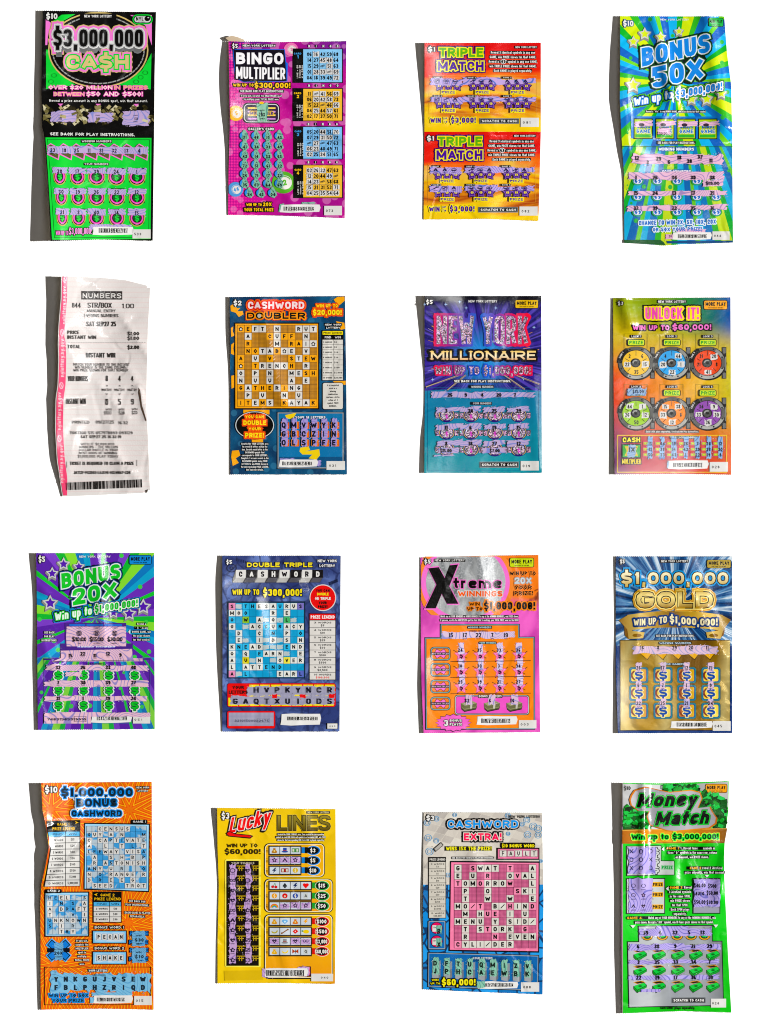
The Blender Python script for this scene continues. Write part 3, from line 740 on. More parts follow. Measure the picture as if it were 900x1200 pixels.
cards = [(250, 35, 90, 116, 330, '8cc6ee', 'CARD', '1', '4fa0e0', ['06 16 42 59 68', '14 27 45 48 64', '15 29 F 51 63', '01 28 33 F 69', '04 18 39 49 72']),
 (250, 35, 335, 362, 568, 'eebc50', 'CARD', '2', 'f6c628', ['11 F 41 56 69', '06 20 42 58 73', '15 22 F 46 66', '04 25 44 57 61', '02 17 37 50 71']),
 (250, 145, -8, 16, 222, '80bcec', 'CARD', '3', '4fa0e0', ['05 20 44 51 70', '07 29 31 50 72', 'F 27 F 47 63', '06 23 40 49 71', '02 25 34 51 65']),
 (250, 145, 228, 254, 462, 'eebc50', 'CARD', '4', 'f6c628', ['03 26 32 47 63', '12 20 44 49 F', '14 23 F 58 68', '15 21 31 53 71', '04 25 35 54 64'])]
for n_, (ox, oy, yh, y0, y1, c, w1, w2, wc, rws) in enumerate(cards):
    V(ox, oy, 5.294); part('bingo_card', 2); dx = 0 if oy == 35 else 4
    h = K.p.h
    for i, s in enumerate('BINGO'): K.p.h = h; E(595+i*44+dx*-1, yh+11, 9, 9, 'k', 10); T(s, 595+i*44-dx, yh+4, None, yh+19, 'w', 2, asp=.9)
    R(494+dx, y0, 804, y1, 'k'); R(558, y0+5, 798, y1-5, c)
    T(w1, 500+dx, y0+26, 546, y0+38, wc, 2); T(w2, 518, y0+42, 532, y0+62, wc, 2)
    h = K.p.h
    for i, s in enumerate(('LINE = $5', '4 Corners = $20', 'X = $300')): K.p.h = h; T(s, 482+i*15+dx, y0+140, 562+i*15+dx, y0+149, 'w', 1, rot=-90)
    gx0, gx1, gy0, gy1 = 576, 782, y0+18, y1-14
    cw, rh = (gx1-gx0)/5, (gy1-gy0)/5
    h = K.p.h
    for j in range(5):
        for i in range(5):
            if rnd.random() < .45: K.p.h = h; SC(gx0+i*cw+2, gy0+j*rh-2, gx0+i*cw+cw, gy0+j*rh+rh+2, 'dad8d6', 4, 7)
    LNS([(gx0+i*cw, gy0, gx0+i*cw, gy1) for i in range(1, 5)]+[(gx0, gy0+j*rh, gx1, gy0+j*rh) for j in range(1, 5)], 1.6, '3b4650')
    h = K.p.h
    for j, rw in enumerate(rws):
        for i, s in enumerate(rw.split()):
            K.p.h = h; X, Y = gx0+(i+.5)*cw, gy0+(j+.5)*rh
            if s == 'F': T('FREE', X, Y-6, None, Y+5, '2c3036', 1, asp=.8, rot=-20)
            else: T(s, X, Y-12, None, Y+12, '121418', 1, asp=.8)
done()
# ============================================================ 3: two joined orange tickets
def flame_card(name, y0, seed):
    g = G(name)
    n = g.noise(5.5, g.vec(g.mt('MULTIPLY', g.x, .0012), g.mt('MULTIPLY_ADD', g.y, .006, seed)), detail=3., dist=1.2)
    t = g.mt('DIVIDE', g.mt('SUBTRACT', g.y, y0), 104.); k2 = g.mt('GREATER_THAN', t, 1.)
    t = g.mt('SUBTRACT', t, k2); f = g.mt('ADD', t, g.mt('MULTIPLY', g.mt('SUBTRACT', n, .5), .95))
    return g, g.ramp(f, [(0., 'd81414'), (.26, 'e43814'), (.4, 'ee7416'), (.48, 'e6b45c'), (.56, 'eec23c'), (.64, 'e8982a'), (.72, 'a8481e'), (.80, 'e09020'), (.9, 'f4d02c'), (1., 'f0c830')])
g, c_ = flame_card('card_flame_orange', 50.5, 3.); bg = g.fin(c_, .2)
ticket('lottery_ticket', 'uncut pair of red, orange and yellow tickets joined at a perforation, purple stars on both', 'lottery ticket',
 [(50.7, 497.4), (148.4, 497.4), (257, 496.4)], [(50, 633.8), (154, 633.8), (258.8, 631)], [], [(570, 256.3)],
 [(50, 10.5), (100, 5.5), (148, 1.2), (160, .6), (257, .8)], bg, fold=[(575, 45, 570, 262, 1.6, 14), (497, 154, 634, 154.5, .9, 2.5)])
LVT = '~bb9fd6/4468c0'
def half(ox, oy, dx, dy, serial, first):
    V(ox, oy); VO[0] += dx/5.625; VO[1] += dy/5.625
    price('$1', 122, 88, 170, 118)
    part('title_lettering', 2); T('TRIPLE', 195, 92, 485, 152, '62ae1c', 2, o=[('f4e23a', 6), ('3c1a6a', 13)]); T('MATCH', 185, 182, 488, 244, '4a1a92', 2, o=[('f4e23a', 7), ('3c1a6a', 13)])
    part('header_lettering', 2); HD('NEW YORK LOTTERY', 692, 77, 843, 96)
    part('rules_lettering', 2); badge_text(['Reveal 3 identical symbols in any one', 'GAME, win PRIZE shown for that GAME.', 'Reveal a "      " symbol in any one GAME,', 'win TRIPLE PRIZE shown for that GAME.', 'Each GAME is played separately.'], 680, 114, 30, 16, asp=.72)
    E(618, 182, 18, 16, 'w'); E(618, 182, 15, 13, 'k'); T('3', 618, 174, None, 190, 'w', 2)
    part('play_area', 1.4); FR(128, 272, 838, 525, 1.5, 'd8a04a')
    for j, (ys, yl, yp) in enumerate(((345, 288, 385), (462, 410, 506))):
        sub('scratch_row', 2)
        for i, x in enumerate((255, 478, 712)):
            h = K.p.h
            for k in (-1, 0, 1):
                K.p.h = h+STEP*(k == 0); q = x+k*58; STAR(q+4, ys+4, 36, '2e1a52', .55); STAR(q, ys, 36, '3c1a6a', .55); STAR(q, ys, 31, '9a6cc8', .55); STAR(q, ys, 26, '4e2488', .55)
            K.p.h = h+4*STEP+.1
            h = K.p.h
            for k in (-1, 0, 1): K.p.h = h; E(x+k*58, ys-2, 10, 9, 'f2dc30', 10); T('$', x+k*58, ys-8, None, ys+5, '4e2488', 1)
            OT('PRIZE', x-42, yp-10, x+44, yp+8, '4a1a92', 'f4e23a', 6)
            RR(x-100, yl-8, x-38, yl+8, 4, 'k'); T('GAME %d' % (i+1+3*j), x-96, yl-4, x-42, yl+4, 'w', 1)
        sub('coating_remnant', 3.6)
        SC(140, yl-2, 350, ys-4, LVT, 16, 12, slope=.03); SC(350 if first else 372, yl-6, 590, ys-6, LVT, 16, 12); SC(582, yl, 830, ys-6, LVT, 18, 14, slope=-.01)
        sub('revealed_symbol', 6); r = random.Random(j*7+first); h = K.p.h
        for i, x in enumerate((242, 475, 705)):
            for k in (-1, 0, 1):
                q = x+k*60; y = (yl+ys)/2-6; K.p.h = h; m = r.randrange(5)
                if m == 0: RING(q, y, 17, 10, 3, '2a2250', 14); E(q, y+3, 9, 3, '2a2250', 8)
                elif m == 1: FR(q-16, y-10, q+16, y+10, 3, '2a2250'); K.p.h = h; LN(q-9, y+6, q+9, y-6, 4, '2a2250')
                elif m == 2: LN(q-16, y+8, q+10, y-6, 4, '2a2250'); K.p.h = h; RING(q+12, y-7, 9, 8, 3, '2a2250', 10)
                elif m == 3: PG([(q-14, y+10), (q, y-13), (q+14, y+10), (q+8, y+10), (q, y-3), (q-8, y+10)], '2a2250')
                else: RING(q-9, y, 9, 9, 3, '2a2250', 10); K.p.h = h; RING(q+9, y, 9, 9, 3, '2a2250', 10)
                K.p.h = h; T('WORD', q-13, y+14, q+13, y+20, '2a2250', 0)
    part('prize_lettering', 2); OT('WIN', 136, 552, 206, 586, '4a1a92', 'f4e23a', 6); OT('UP', 222, 550, 250, 564, '4a1a92', 'f4e23a', 4); OT('TO', 222, 572, 250, 586, '4a1a92', 'f4e23a', 4); OT('$3,000!', 272, 550, 436, 586, '4a1a92', 'f4e23a', 6)
    scratch_to_cash(462, 555, 722, 592); SN(serial, 732, 552, 852, 612)
half(480, 40, 0, 0, '081', True); half(480, 145, -8, -6, '082', False)
done()
# ============================================================ 4: green and blue sunburst ticket
g = G('card_sunburst_green')
STP = [(0., '0d62b8'), (.14, '18b0e4'), (.3, '2fae3c'), (.4, 'd0e430'), (.58, '44b83a'), (.68, '0f74c4'), (.82, '18b0e4'), (.92, '74cc3c')]
a = rays(g, 790, 96, STP, 7, dots='3fb04a'); b = rays(g, 794, 60, STP, 20, .3, dots='3fb04a')
lo = g.mix(.18, b, '2a7a4a'); bg = g.fin(g.mix(g.step(g.y, 170.8, 171.4), a, lo), .16, coat=.8)
ticket('lottery_ticket', 'green, yellow and blue sunburst ticket, wavy edged, with tilted blue lettering and yellow stars', 'lottery ticket',
 [(19.2, 726.4), (63, 726.4), (117, 726), (159, 728), (203, 731), (284, 731.7)], [(19.2, 848.7), (63, 852), (99, 856.7), (159, 858), (284, 859)], [], [(778.4, 287.6), (800, 286)],
 [(19, 7.2), (63, 11.2), (117, 11.8), (135, 10), (150, 7.4), (177, 5.4), (203, 1.5), (284, 1)], bg, reach=.6,
 fold=[(766, 15, 788, 120, 4.5, 7), (828, 15, 850, 150, 5, 9), (790, 100, 772, 150, 2.5, 7), (736, 180, 728, 90, 2, 8)], wav=.25)
V(710, 10)
for x, y, r_ in ((180, 222, 42), (255, 170, 48), (360, 190, 42), (482, 152, 36), (178, 508, 58), (565, 598, 46), (665, 598, 50), (760, 562, 44)): star3d(x, y, r_, 'cfe02a')
BL = '1c84d8'
part('title_lettering', 2.6); T('BONUS', 238, 264, 686, 386, BL, 2, o=[('e4e8ee', 7), ('2b6a3a', 12), ('10241c', 18)], rise=98, sh=-.04)
part('title_number', 3.4); T('50X', 306, 392, 645, 528, BL, 2, o=[('e4e8ee', 7), ('2b6a3a', 12), ('10241c', 18)], rise=68, sh=-.04)
part('prize_lettering', 3.6); T('Win up to', 184, 592, 436, 646, 'f2f4f6', 2, o=[(BL, 5), ('10241c', 10), ('56bb3c', 15)], rise=52); T('$3,000,000!', 462, 542, 766, 592, BL, 2, o=[('f2f4f6', 6), ('10241c', 11), ('56bb3c', 15)], rise=54)
price('$10', 112, 84, 180, 118, 'w', '1a4a80'); part('header_lettering', 2); T('NEW YORK LOTTERY', 358, 68, 545, 80, 'w', 1)
more_play(678, 66, 772, 118, '1fae4c')
part('rules_lettering', 2); badge_text(['Reveal a  "Win"  in any BONUS GAME, win prize shown for that symbol.'], 460, 674, 20, 12, asp=.69)
part('bonus_panel', 1.8); R(165, 712, 750, 858, '2577c4'); 
for i, x in enumerate((182, 325, 466, 608)):
    sub('bonus_spot', 2.4); R(x, 726, x+126, 862, 'k'); R(x+6, 733, x+120, 856, 'b4cf3c'); R(x+12, 739, x+114, 786, '9cc83c')
    T('BONUS', x+24, 768, x+108, 792, '1a62b0', 2); T('GAME', x+18, 797, x+110, 823, '1c74c4', 2, o=[('e4e8b8', 3)]); R(x+12, 831, x+114, 851, '3cae3c')
    SC(x+8, 742, x+136-(i == 0)*10, 786, '~e8bcd4/b890b8', 9, 12, slope=-.06)
    if i == 1: SC(x+14, 780, x+100, 842, '~e8bcd4/b890b8', 8, 14)
    E(x+52, 768, 20, 11, '3a2a38', 10); T('SYMBOL', x+30, 784, x+80, 792, '3a2a38', 0)
    if i == 1: T('$30.00', x+10, 818, x+80, 834, '2a2230', 1)
V(710, 150)
part('instruction_lettering', 2); HD('SEE BACK FOR PLAY INSTRUCTIONS.', 335, 86, 592, 110)
part('number_panel', 1.6); FR(110, 122, 835, 126, 2, '1f5a34'); T('WINNING NUMBERS', 348, 130, 580, 150, 'f2f4f6', 2, o=[('1c62b0', 4)])
T('YOUR NUMBERS', 368, 278, 560, 296, 'f2f4f6', 2, o=[('1c62b0', 4)])
for y in (350, 455, 555):
    h = K.p.h
    for x in (210, 340, 470, 600, 728): K.p.h = h; E(x, y, 38, 30, '3fae44', 14); E(x, y, 31, 24, '1768bc', 14); E(x, y+2, 27, 18, 'e4e8ee', 14); E(x, y+1, 22, 15, '1768bc', 14); T('$', x, y-14, None, y+14, 'e4e8ee', 2)
PC = '~e2b4cc/9a80b4'
sub('coating_remnant', 3.4); SC(172, 164, 772, 250, PC, 30, 20); SC(150, 288, 780, 352, PC, 30, 16, slope=-.01); SC(640, 340, 772, 392, PC, 8, 10); SC(148, 408, 800, 452, PC, 30, 12); SC(142, 508, 800, 552, PC, 30, 10, slope=-.015)
sub('revealed_numbers', 6)
NM('12 3 29 6 18 38 37 11'.split(), (206, 276, 348, 418, 486, 552, 622, 694), 188, 212, ys=(0, 28, 4, 26, -4, 20, -8, 16))
X5 = (200, 326, 452, 576, 702); NM('1 26 34 30 38'.split(), X5, 316, 340); NM('15 24 13 17 21'.split(), X5, 418, 442); NM('32 39 22 35 31'.split(), X5, 518, 540); T('$10.00', 660, 355, 748, 376, '241c2c', 2)
part('bottom_lettering', 2); T('CHANCE TO WIN 2X, 5X, 10X, 20X', 216, 612, 722, 642, '1c6ac0', 2, o=[('e0ecf4', 5)], rise=10); T('OR 50X YOUR PRIZE!', 308, 658, 632, 684, '1c6ac0', 2, o=[('e0ecf4', 5)], rise=6)
part('coating_remnant', 2.4); SC(394, 700, 450, 738, 'd8a8c4', 5, 8); SC(470, 664, 660, 690, PC); T('28', 414, 706, 434, 722, '3a2a38', 1)
part('bottom_band', 1.5); PG([(120, 738), (360, 738), (380, 752), (394, 772), (385, 772), (122, 758)], '2a5a34'); PG([(400, 745), (836, 742), (836, 756), (405, 762)], '1a4a7c')
BC(440, 686, 698, 738, 474, 656, seed=4); SN('044', 702, 682, 815, 738, .1, .4)
done()
# ============================================================ 5: white paper slip
g = G('thermal_paper')
n = g.noise(60., detail=4.); bs = g.mix(g.step(g.noise(8.), .4, .6), 'e2dcd9', 'dcd5d2')
ln = g.mt('SINE', g.mt('MULTIPLY', g.y, 1.05)); bs = g.mix(g.mt('MULTIPLY', g.step(ln, .75, 1.), .22), bs, 'e0a8a8')
bg = g.fin(bs, .75, .6, wear=.03, spec=.2)
ticket('draw_ticket', 'crumpled white paper draw slip with pink left margin and barcode along the bottom', 'receipt',
 [(324.2, 72.4), (350.6, 72), (380.8, 69.3), (404, 68.4), (421.7, 69), (452, 68), (467.8, 65.6), (503, 65), (539, 67), (581.6, 73)],
 [(337.2, 176), (386, 173.3), (439.4, 172), (467.8, 171.5), (491, 172.4), (574.4, 175.8)], [(120, 325.7), (146.7, 328.3), (172, 334.6), (172.4, 337.4)], [(100, 580.5), (168, 577.5), (172.5, 574)],
 [(323, 18.5), (380, 15), (420, 13.6), (453, 11.5), (503, 8.5), (535, 8.5), (563, 4), (580, .8)], bg, reach=.7, teeth=(.1, .25), creased=True,
 fold=[(145, 375, 176, 420, 2.4, 5), (128, 395, 160, 372, -1.2, 5), (75, 480, 130, 470, 1.6, 6), (115, 450, 150, 490, 1.8, 5), (135, 530, 160, 560, 2.4, 4), (140, 552, 176, 545, 1.6, 4), (163, 455, 172, 492, 3.5, 3),
  (130, 500, 145, 560, 1.6, 5), (90, 500, 80, 560, 1., 6), (150, 430, 172, 470, 1.6, 5), (110, 330, 150, 380, 1., 9), (80, 400, 95, 450, 1., 7), (150, 575, 176, 560, 1.6, 4)], wav=.25)
part('pink_margin', 1, 'pink strip printed with a white web address')
Lp = K.L; V(0, 0, 1.)
def lx(y): return lerp_tab(K.L, y)
ys = [324.6+i*(580.6-324.6)/40 for i in range(41)]
PG([(lx(y)+1.2, y) for y in ys]+[(lx(y)+(7.2 if y < 400 else 9.2 if y < 560 else 9.2-(y-560)*.16), y) for y in ys[::-1]], 'f2567c')
for y in range(336, 580, 62):
    T('nylottery.ny.gov', lx(y+22)+4.4-22, y+19.6, lx(y+22)+4.4+22, y+24.2, 'f8ccd4', 1, rot=-90) if y < 540 else None
    RING(lx(y-8)+4.4, y-8, 2.6, 4, 1., 'f8bccb', 12); K.p.h -= STEP; LN(lx(y-8)+2.8, y-11, lx(y-8)+6, y-5, 1., 'f8bccb')
V(40, 315); D_ = '383432'
part('heading_block', 2); R(316, 148, 582, 204, D_); h = K.p.h
for i, s in enumerate('NUMBERS'): K.p.h = h; T(s, 322+i*37.5, 162, 350+i*37.5, 195, 'dedad6', 1)
LNS([(316+i*37.5, 148, 316+i*37.5, 204) for i in range(1, 7)], 2, 'a09c9a')
def RC(lines, c=D_):
    h = K.p.h
    for s, x0, y0, x1, y1, b in lines: K.p.h = h; T(s, x0, y0, x1, y1, c, b)
    K.p.h = h+STEP
part('draw_lettering', 2)
RC([('844', 254, 226, 310, 258, 0), ('STR/BOX', 356, 224, 514, 258, 0), ('1.00', 582, 230, 660, 261, 0), ('MANUAL ENTRY', 352, 268, 538, 288, 0), ('EVENING NUMBERS', 332, 298, 557, 320, 0), ('SAT SEP27 25', 348, 348, 540, 380, 1),
 ('PRICE', 224, 408, 300, 432, 1), ('INSTANT WIN', 224, 440, 410, 464, 1), ('$1.00', 618, 416, 694, 440, 1), ('$1.00', 618, 446, 694, 470, 1), ('TOTAL', 224, 502, 308, 526, 1), ('$2.00', 618, 506, 694, 530, 2), ('INSTANT WIN', 344, 554, 536, 586, 1)])
LNS([(215+i*16, 486, 224+i*16, 487) for i in range(33)], 1.6, '6a6462')
part('rules_lettering', 2); RC([('MATCH YOUR NUMBER TO THE INSTANT', 262, 622, 628, 640, 0), ('WIN NUMBER IN THE SAME COLUMN', 272, 641, 604, 659, 0), ('WIN PRIZE SHOWN FOR THAT NUMBER', 262, 660, 620, 678, 0)])
part('number_table', 2); RC([('YOUR NUMBERS', 226, 708, 356, 742, 0), ('8', 474, 704, 488, 742, 0), ('4', 558, 706, 572, 742, 0), ('4', 642, 708, 656, 742, 0)])
for x in (482, 566, 650): T('^', x-6, 764, x+6, 784, D_, 0)
V(40, 450)
RC([('MATCH', 450, 30, 510, 48, 0), ('MATCH', 532, 30, 596, 48, 0), ('MATCH', 618, 30, 680, 48, 0), ('V', 474, 60, 488, 74, 0), ('V', 558, 60, 572, 74, 0), ('V', 644, 60, 658, 74, 0), ('INSTANT WIN', 214, 96, 342, 132, 0), ('0', 472, 98, 490, 138, 0), ('5', 557, 98, 574, 138, 0), ('9', 642, 98, 660, 136, 0),
 ('WIN', 474, 160, 512, 176, 0), ('$500', 462, 180, 510, 202, 0), ('WIN', 560, 160, 596, 176, 0), ('$20', 560, 180, 598, 202, 0), ('WIN', 646, 158, 682, 174, 0), ('$20', 646, 178, 682, 200, 0)])
part('printed_date', 2); RC([('PRINTED', 252, 242, 366, 262, 0), ('09/27/25', 408, 240, 528, 262, 0), ('16:32', 554, 246, 620, 266, 0), ('11061300 515-057978893-093129', 238, 312, 650, 332, 0), ('SAT SEP27 25 16:32:19', 308, 338, 574, 358, 1)])
part('advert_lettering', 2); RC([('WITH IT $1,000,000', 308, 388, 530, 404, 0), ('WINNERS - THE MILLION', 298, 407, 552, 424, 0), ('DOLLAR RAFFLE IS YOUR', 298, 427, 552, 443, 0), ('BEST ODDS OF WINNING', 298, 447, 548, 463, 0), ('$1,000,000. PLAY TODAY', 290, 468, 556, 486, 0)])
part('claim_notice', 2); RC([('TICKET IS REQUIRED TO CLAIM A PRIZE', 238, 512, 656, 534, 1), ('JAT12F-PG2D6S-LAJ5Y6-HGLNNA7-LDH', 264, 574, 636, 594, 1)]); LNS([(217, 512, 217, 552), (678, 500, 678, 540)], 3, D_)
part('barcode', 2); r = random.Random(5); x = 210; h = K.p.h
while x < 706:
    w_ = r.choice((2.2, 3, 4.6, 6)); t = (x-210)/496; K.p.h = h; PG([(x, 650-t*22), (x+w_, 650-t*22), (x+w_+2, 700-t*18), (x+2, 700-t*18)], '1f1d1d'); x += w_+r.choice((3, 3.4, 4.6, 6))
part('torn_edge', .6); PG([(690, 25), (700, 40), (712, 140), (742, 240), (735, 246), (705, 160), (688, 60)], '5a4a40'); part('torn_corner', .6); PG([(730, 700), (752, 694), (744, 722)], '4a4038')
done()
# ============================================================ 6: navy crossword ticket with orange grid
g = G('card_navy')
bs = g.mix(g.step(g.noise(30., detail=4.), .4, .7), '0d3a5c', '1c5a80'); v = g.voro(70.); bs = g.mix(g.mt('MULTIPLY', g.step(v, .3, .24), .3), bs, '4a90b4')
bg = g.fin(bs, .2)
ticket('lottery_ticket', 'navy crossword ticket with an orange letter grid and a dark oval at lower left', 'lottery ticket',
 [(348, 269.2), (453.8, 270), (555.8, 270)], [(346.8, 404.3), (453.8, 406), (555.8, 406.6)], [], [],
 [(348, 4.2), (393, 4.4), (429, 1.6), (460, 1), (556, 1)], bg, fold=[(304, 345, 330, 470, 2., 8)])
V(255, 340)
for pts in ([(85, 105), (110, 85), (128, 120), (150, 118), (130, 140), (165, 138), (172, 160), (140, 178), (120, 150), (88, 140)], [(765, 62), (790, 45), (836, 42), (838, 70), (815, 90), (790, 108), (780, 84)],
            [(88, 250), (104, 240), (100, 270), (112, 300), (90, 310)], [(90, 360), (110, 345), (104, 385), (112, 430), (88, 420)], [(90, 565), (112, 560), (112, 640), (92, 650)], [(780, 205), (835, 215), (840, 255), (812, 262)], [(760, 600), (845, 598), (843, 625), (780, 620)]):
    part('gold_squiggle', 1.2); PG(pts, 'f2a81e')
part('title_lettering', 2); T('CASHWORD', 200, 76, 572, 124, 'efdcdc', 2, o=[('e2321c', 8), ('f08a28', 11), ('e2321c', 14)]); T('DOUBLER', 194, 148, 578, 190, 'k', 2, o=[('f29a22', 6), ('c8401c', 10)])
E(275, 170, 13, 14, 'c9c2b8', 12)
price('$2', 106, 70, 158, 102)
part('prize_lettering', 2); T('WIN UP TO', 650, 92, 792, 114, 'f6d23a', 2, o=[('e25a1c', 7)]); T('$20,000!', 628, 130, 818, 164, 'f6e04a', 2, o=[('e25a1c', 10)])
part('crossword_panel', 1.6); R(110, 214, 670, 786, 'k'); R(118, 222, 662, 778, 'f2a62e')
sub('letter_grid', 2.2)
XW(['*EFT N  RUT', ' A  CUFF N ', ' R   M RAI*', ' NOTAB*E V ', 'A U V  STEW', '* TRENCH R ', 'O P N  MESH', 'N U U  A E ', 'GATHERING  ', ' P U  N U  ', 'ITEMS KAYAK'], 130, 232, 655, 767, '=c88a34/8a5f28', ('dcd8d2', 'f2a838'), '5a3c18', frac=.5, ch=.56)
part('header_lettering', 2); T('NEW YORK', 708, 222, 816, 234, 'w', 2, o=[('k', 4)]); T('LOTTERY', 716, 242, 808, 254, 'w', 2, o=[('k', 4)])
def legend(x0, y0, x1, y1, rows, split=.5, head=None, hc='f0dc2c', body='d8d4cc'):
    part('prize_legend', 2); R(x0-3, y0-3, x1+3, y1+3, 'k'); y = y0
    if head: RR(x0+2, y0+2, x1-2, y0+26, 3, hc); T(head, x0+8, y0+8, x1-8, y0+20, 'k', 2); y = y0+30; T('FIND', x0+w_(x0, x1, .12), y+6, x0+w_(x0, x1, .42), y+20, 'w', 1); T('WIN', x0+w_(x0, x1, .6), y+6, x0+w_(x0, x1, .88), y+20, 'w', 1); y += 28
    n = len(rows); rh = (y1-y)/n
    for i, (a, b) in enumerate(rows):
        h = K.p.h; R(x0+2, y+i*rh+1, x0+(x1-x0)*split-1, y+(i+1)*rh-1, body); K.p.h = h; R(x0+(x1-x0)*split+1, y+i*rh+1, x1-2, y+(i+1)*rh-1, body)
        T(a, x0+6, y+i*rh+rh*.36, x0+(x1-x0)*split-8, y+i*rh+rh*.68, '222', 1) if 0 else T(a, x0+6, y+i*rh+rh*.36, x0+(x1-x0)*split-8, y+i*rh+rh*.68, '2a2828', 2)
        K.p.h -= STEP; T(b, x0+(x1-x0)*split+5, y+i*rh+rh*.36, min(x1-6, x0+(x1-x0)*split+5+len(b)*9), y+i*rh+rh*.68, '2a2828', 2)
        K.p.h = h
    K.p.h += 4*STEP
def w_(a, b, t): return (b-a)*t
legend(690, 268, 828, 594, [('%d WORDS' % n, s) for n, s in zip(range(3, 11), ('$2', '$5', '$10', '$20', '$50', '$100', '$1,000', '$20,000'))], .53, 'PRIZE LEGEND')
part('rules_box', 2); RR(694, 612, 826, 784, 12, 'd8d4cc', 'k', 4)
ML(['If a completed', 'word in a', 'winning', 'combination', 'contains a letter', 'within a (  )', 'symbol, PRIZE', 'DOUBLES.'], 760, 622, 19.5, 11, '2a2828', 2, asp=.72)
V(255, 450)
part('oval_emblem', 1.8, 'black oval with orange and yellow lettering'); R(170, 170, 342, 200, 'f2a81e'); R(226, 358, 300, 384, 'f2a81e'); E(245, 272, 132, 95, 'k', 36); E(245, 272, 128, 91, 'c8d0d4', 36); E(245, 272, 122, 86, 'k', 36)
for s, a, y0, b, y1 in (('YOU CAN', 182, 206, 306, 226), ('DOUBLE', 170, 240, 320, 270), ('YOUR', 204, 286, 286, 306), ('PRIZE!', 182, 322, 306, 354)): T(s, a, y0, b, y1, 'f6dc3c', 2, o=[('e85a1c', 9)])
part('gold_patch', 1.2); PG([(95, 440), (140, 436), (150, 470), (120, 490), (140, 520), (100, 540), (90, 480)], 'f2a81e')
part('rules_lettering', 2.4); badge_text(['Scratch the YOUR LETTERS area', 'to reveal 18 letters within the', 'box. Scratch each letter in the', 'CASHWORD puzzle that', 'corresponds to YOUR LETTERS.', 'Complete 3 or more words in the', 'CASHWORD puzzle using YOUR', 'LETTERS to win PRIZE shown in', 'the corresponding PRIZE LEGEND.', 'See back for details.'], 245, 388, 19, 12, asp=.68)
part('letters_panel', 1.6); R(392, 184, 834, 560, 'k'); R(396, 188, 830, 556, '9aa0a6'); R(402, 194, 824, 550, '14507a'); R(404, 196, 822, 480, '2272a4')
PG([(445, 205), (470, 200), (520, 190), (500, 225), (515, 235), (455, 228)], 'eacb2a'); PG([(545, 420), (600, 412), (610, 435), (575, 445), (670, 430), (675, 470), (650, 500), (600, 490), (625, 465), (560, 465), (540, 445)], 'eacb2a')
sub('panel_heading', 2.6); T('YOUR 18 LETTERS', 512, 212, 710, 228, 'e8e8e8', 2, o=[('14507a', 3)])
sub('revealed_letters', 6)
h = K.p.h
for j, (rw, y) in enumerate((('QMVWYK', 272), ('GBCZIN', 330), ('OLSPFE', 388))):
    for i, s in enumerate(rw):
        x = 438+i*66; K.p.h = h; RR(x-10+14, y-22, x+34, y+24, 5, 'd84a2a'); K.p.h = h+STEP; RR(x-18, y-24, x+28, y+22, 5, 'e8892c')
K.p.h = h+2.5*STEP
for i in range(6): x = 438+i*66; K.p.h = h+2.5*STEP; SC(x-22, 228, x+28, 412-rnd.random()*14, '~a292cc/7f74b8', 9, 12, vert=True)
h = K.p.h
for j, (rw, y) in enumerate((('QMVWYK', 272), ('GBCZIN', 330), ('OLSPFE', 388))):
    for i, s in enumerate(rw): K.p.h = h; T(s, 436+i*66, y-20, None, y+18, '17182c', 2, asp=.95)
part('coating_remnant', 2.2); SC(412, 484, 500, 540, '~a292cc/7f74b8'); SC(600, 500, 680, 545, '~a292cc/7f74b8')
BC(405, 496, 662, 548, 426, 616, seed=6); SN('031', 718, 508, 840, 566, .14, .38)
done()
# ============================================================ 7: blue glitter ticket
g = G('card_night_city')
a = g.mt('ARCTAN2', g.mt('SUBTRACT', g.y, 418.), g.mt('SUBTRACT', g.x, 566.)); f = g.noise(4., g.vec(g.mt('MULTIPLY', a, 1.6), 0.), detail=4.)
c1 = g.ramp(f, [(.3, '16143e'), (.42, '3c2c94'), (.5, '1c1c5c'), (.58, '5a4ab8'), (.66, '14143c'), (.8, '9a8ac8')])
dd = g.mt('SQRT', g.mt('ADD', g.mt('POWER', g.mt('SUBTRACT', g.x, 566.), 2.), g.mt('POWER', g.mt('SUBTRACT', g.y, 420.), 2.)))
c1 = g.mix(g.mt('MULTIPLY', g.step(dd, 48, 6), .8), c1, '2a94dc'); c1 = g.mix(g.step(g.y, 366, 350), c1, '16161f')
c2 = g.mix(g.step(g.y, 460, 552), '0a7aa0', '16929e'); c2 = g.mix(g.mt('MULTIPLY', g.step(g.noise(18.), .45, .7), .4), c2, '0a6a94')
bg = g.fin(g.mix(g.step(g.mt('ADD', g.y, g.mt('MULTIPLY', g.mt('ABSOLUTE', g.mt('SUBTRACT', g.x, 566.)), -.06)), 453, 455), c1, c2), .2)
ticket('lottery_ticket', 'dark blue and teal ticket with silver glitter city lettering', 'lottery ticket',
 [(346.8, 497.4), (453.8, 497.8), (554, 497.2)], [(346.8, 634.3), (554, 635)], [], [],
 [(347, 10), (400, 4.6), (440, .6), (485, .6), (512, 4.4), (554, 5.4)], bg, fold=[(560, 345, 575, 400, 1.6, 12), (625, 440, 632, 550, 1.6, 8)])
V(480, 340)
r = random.Random(8)
for i in range(14):
    x = r.choice((r.uniform(105, 180), r.uniform(790, 862))); y = r.uniform(180, 560); d = -1 if x < 400 else 1
    part('light_beam', 1.1); K.p.h += .01*i; LN(x, y, 480+(x-480)*.86, 440+(y-440)*.86, r.uniform(2, 6), r.choice(['8a86d8', 'b8a0d0', '4a48b0', 'c88a60', '1a1850']))
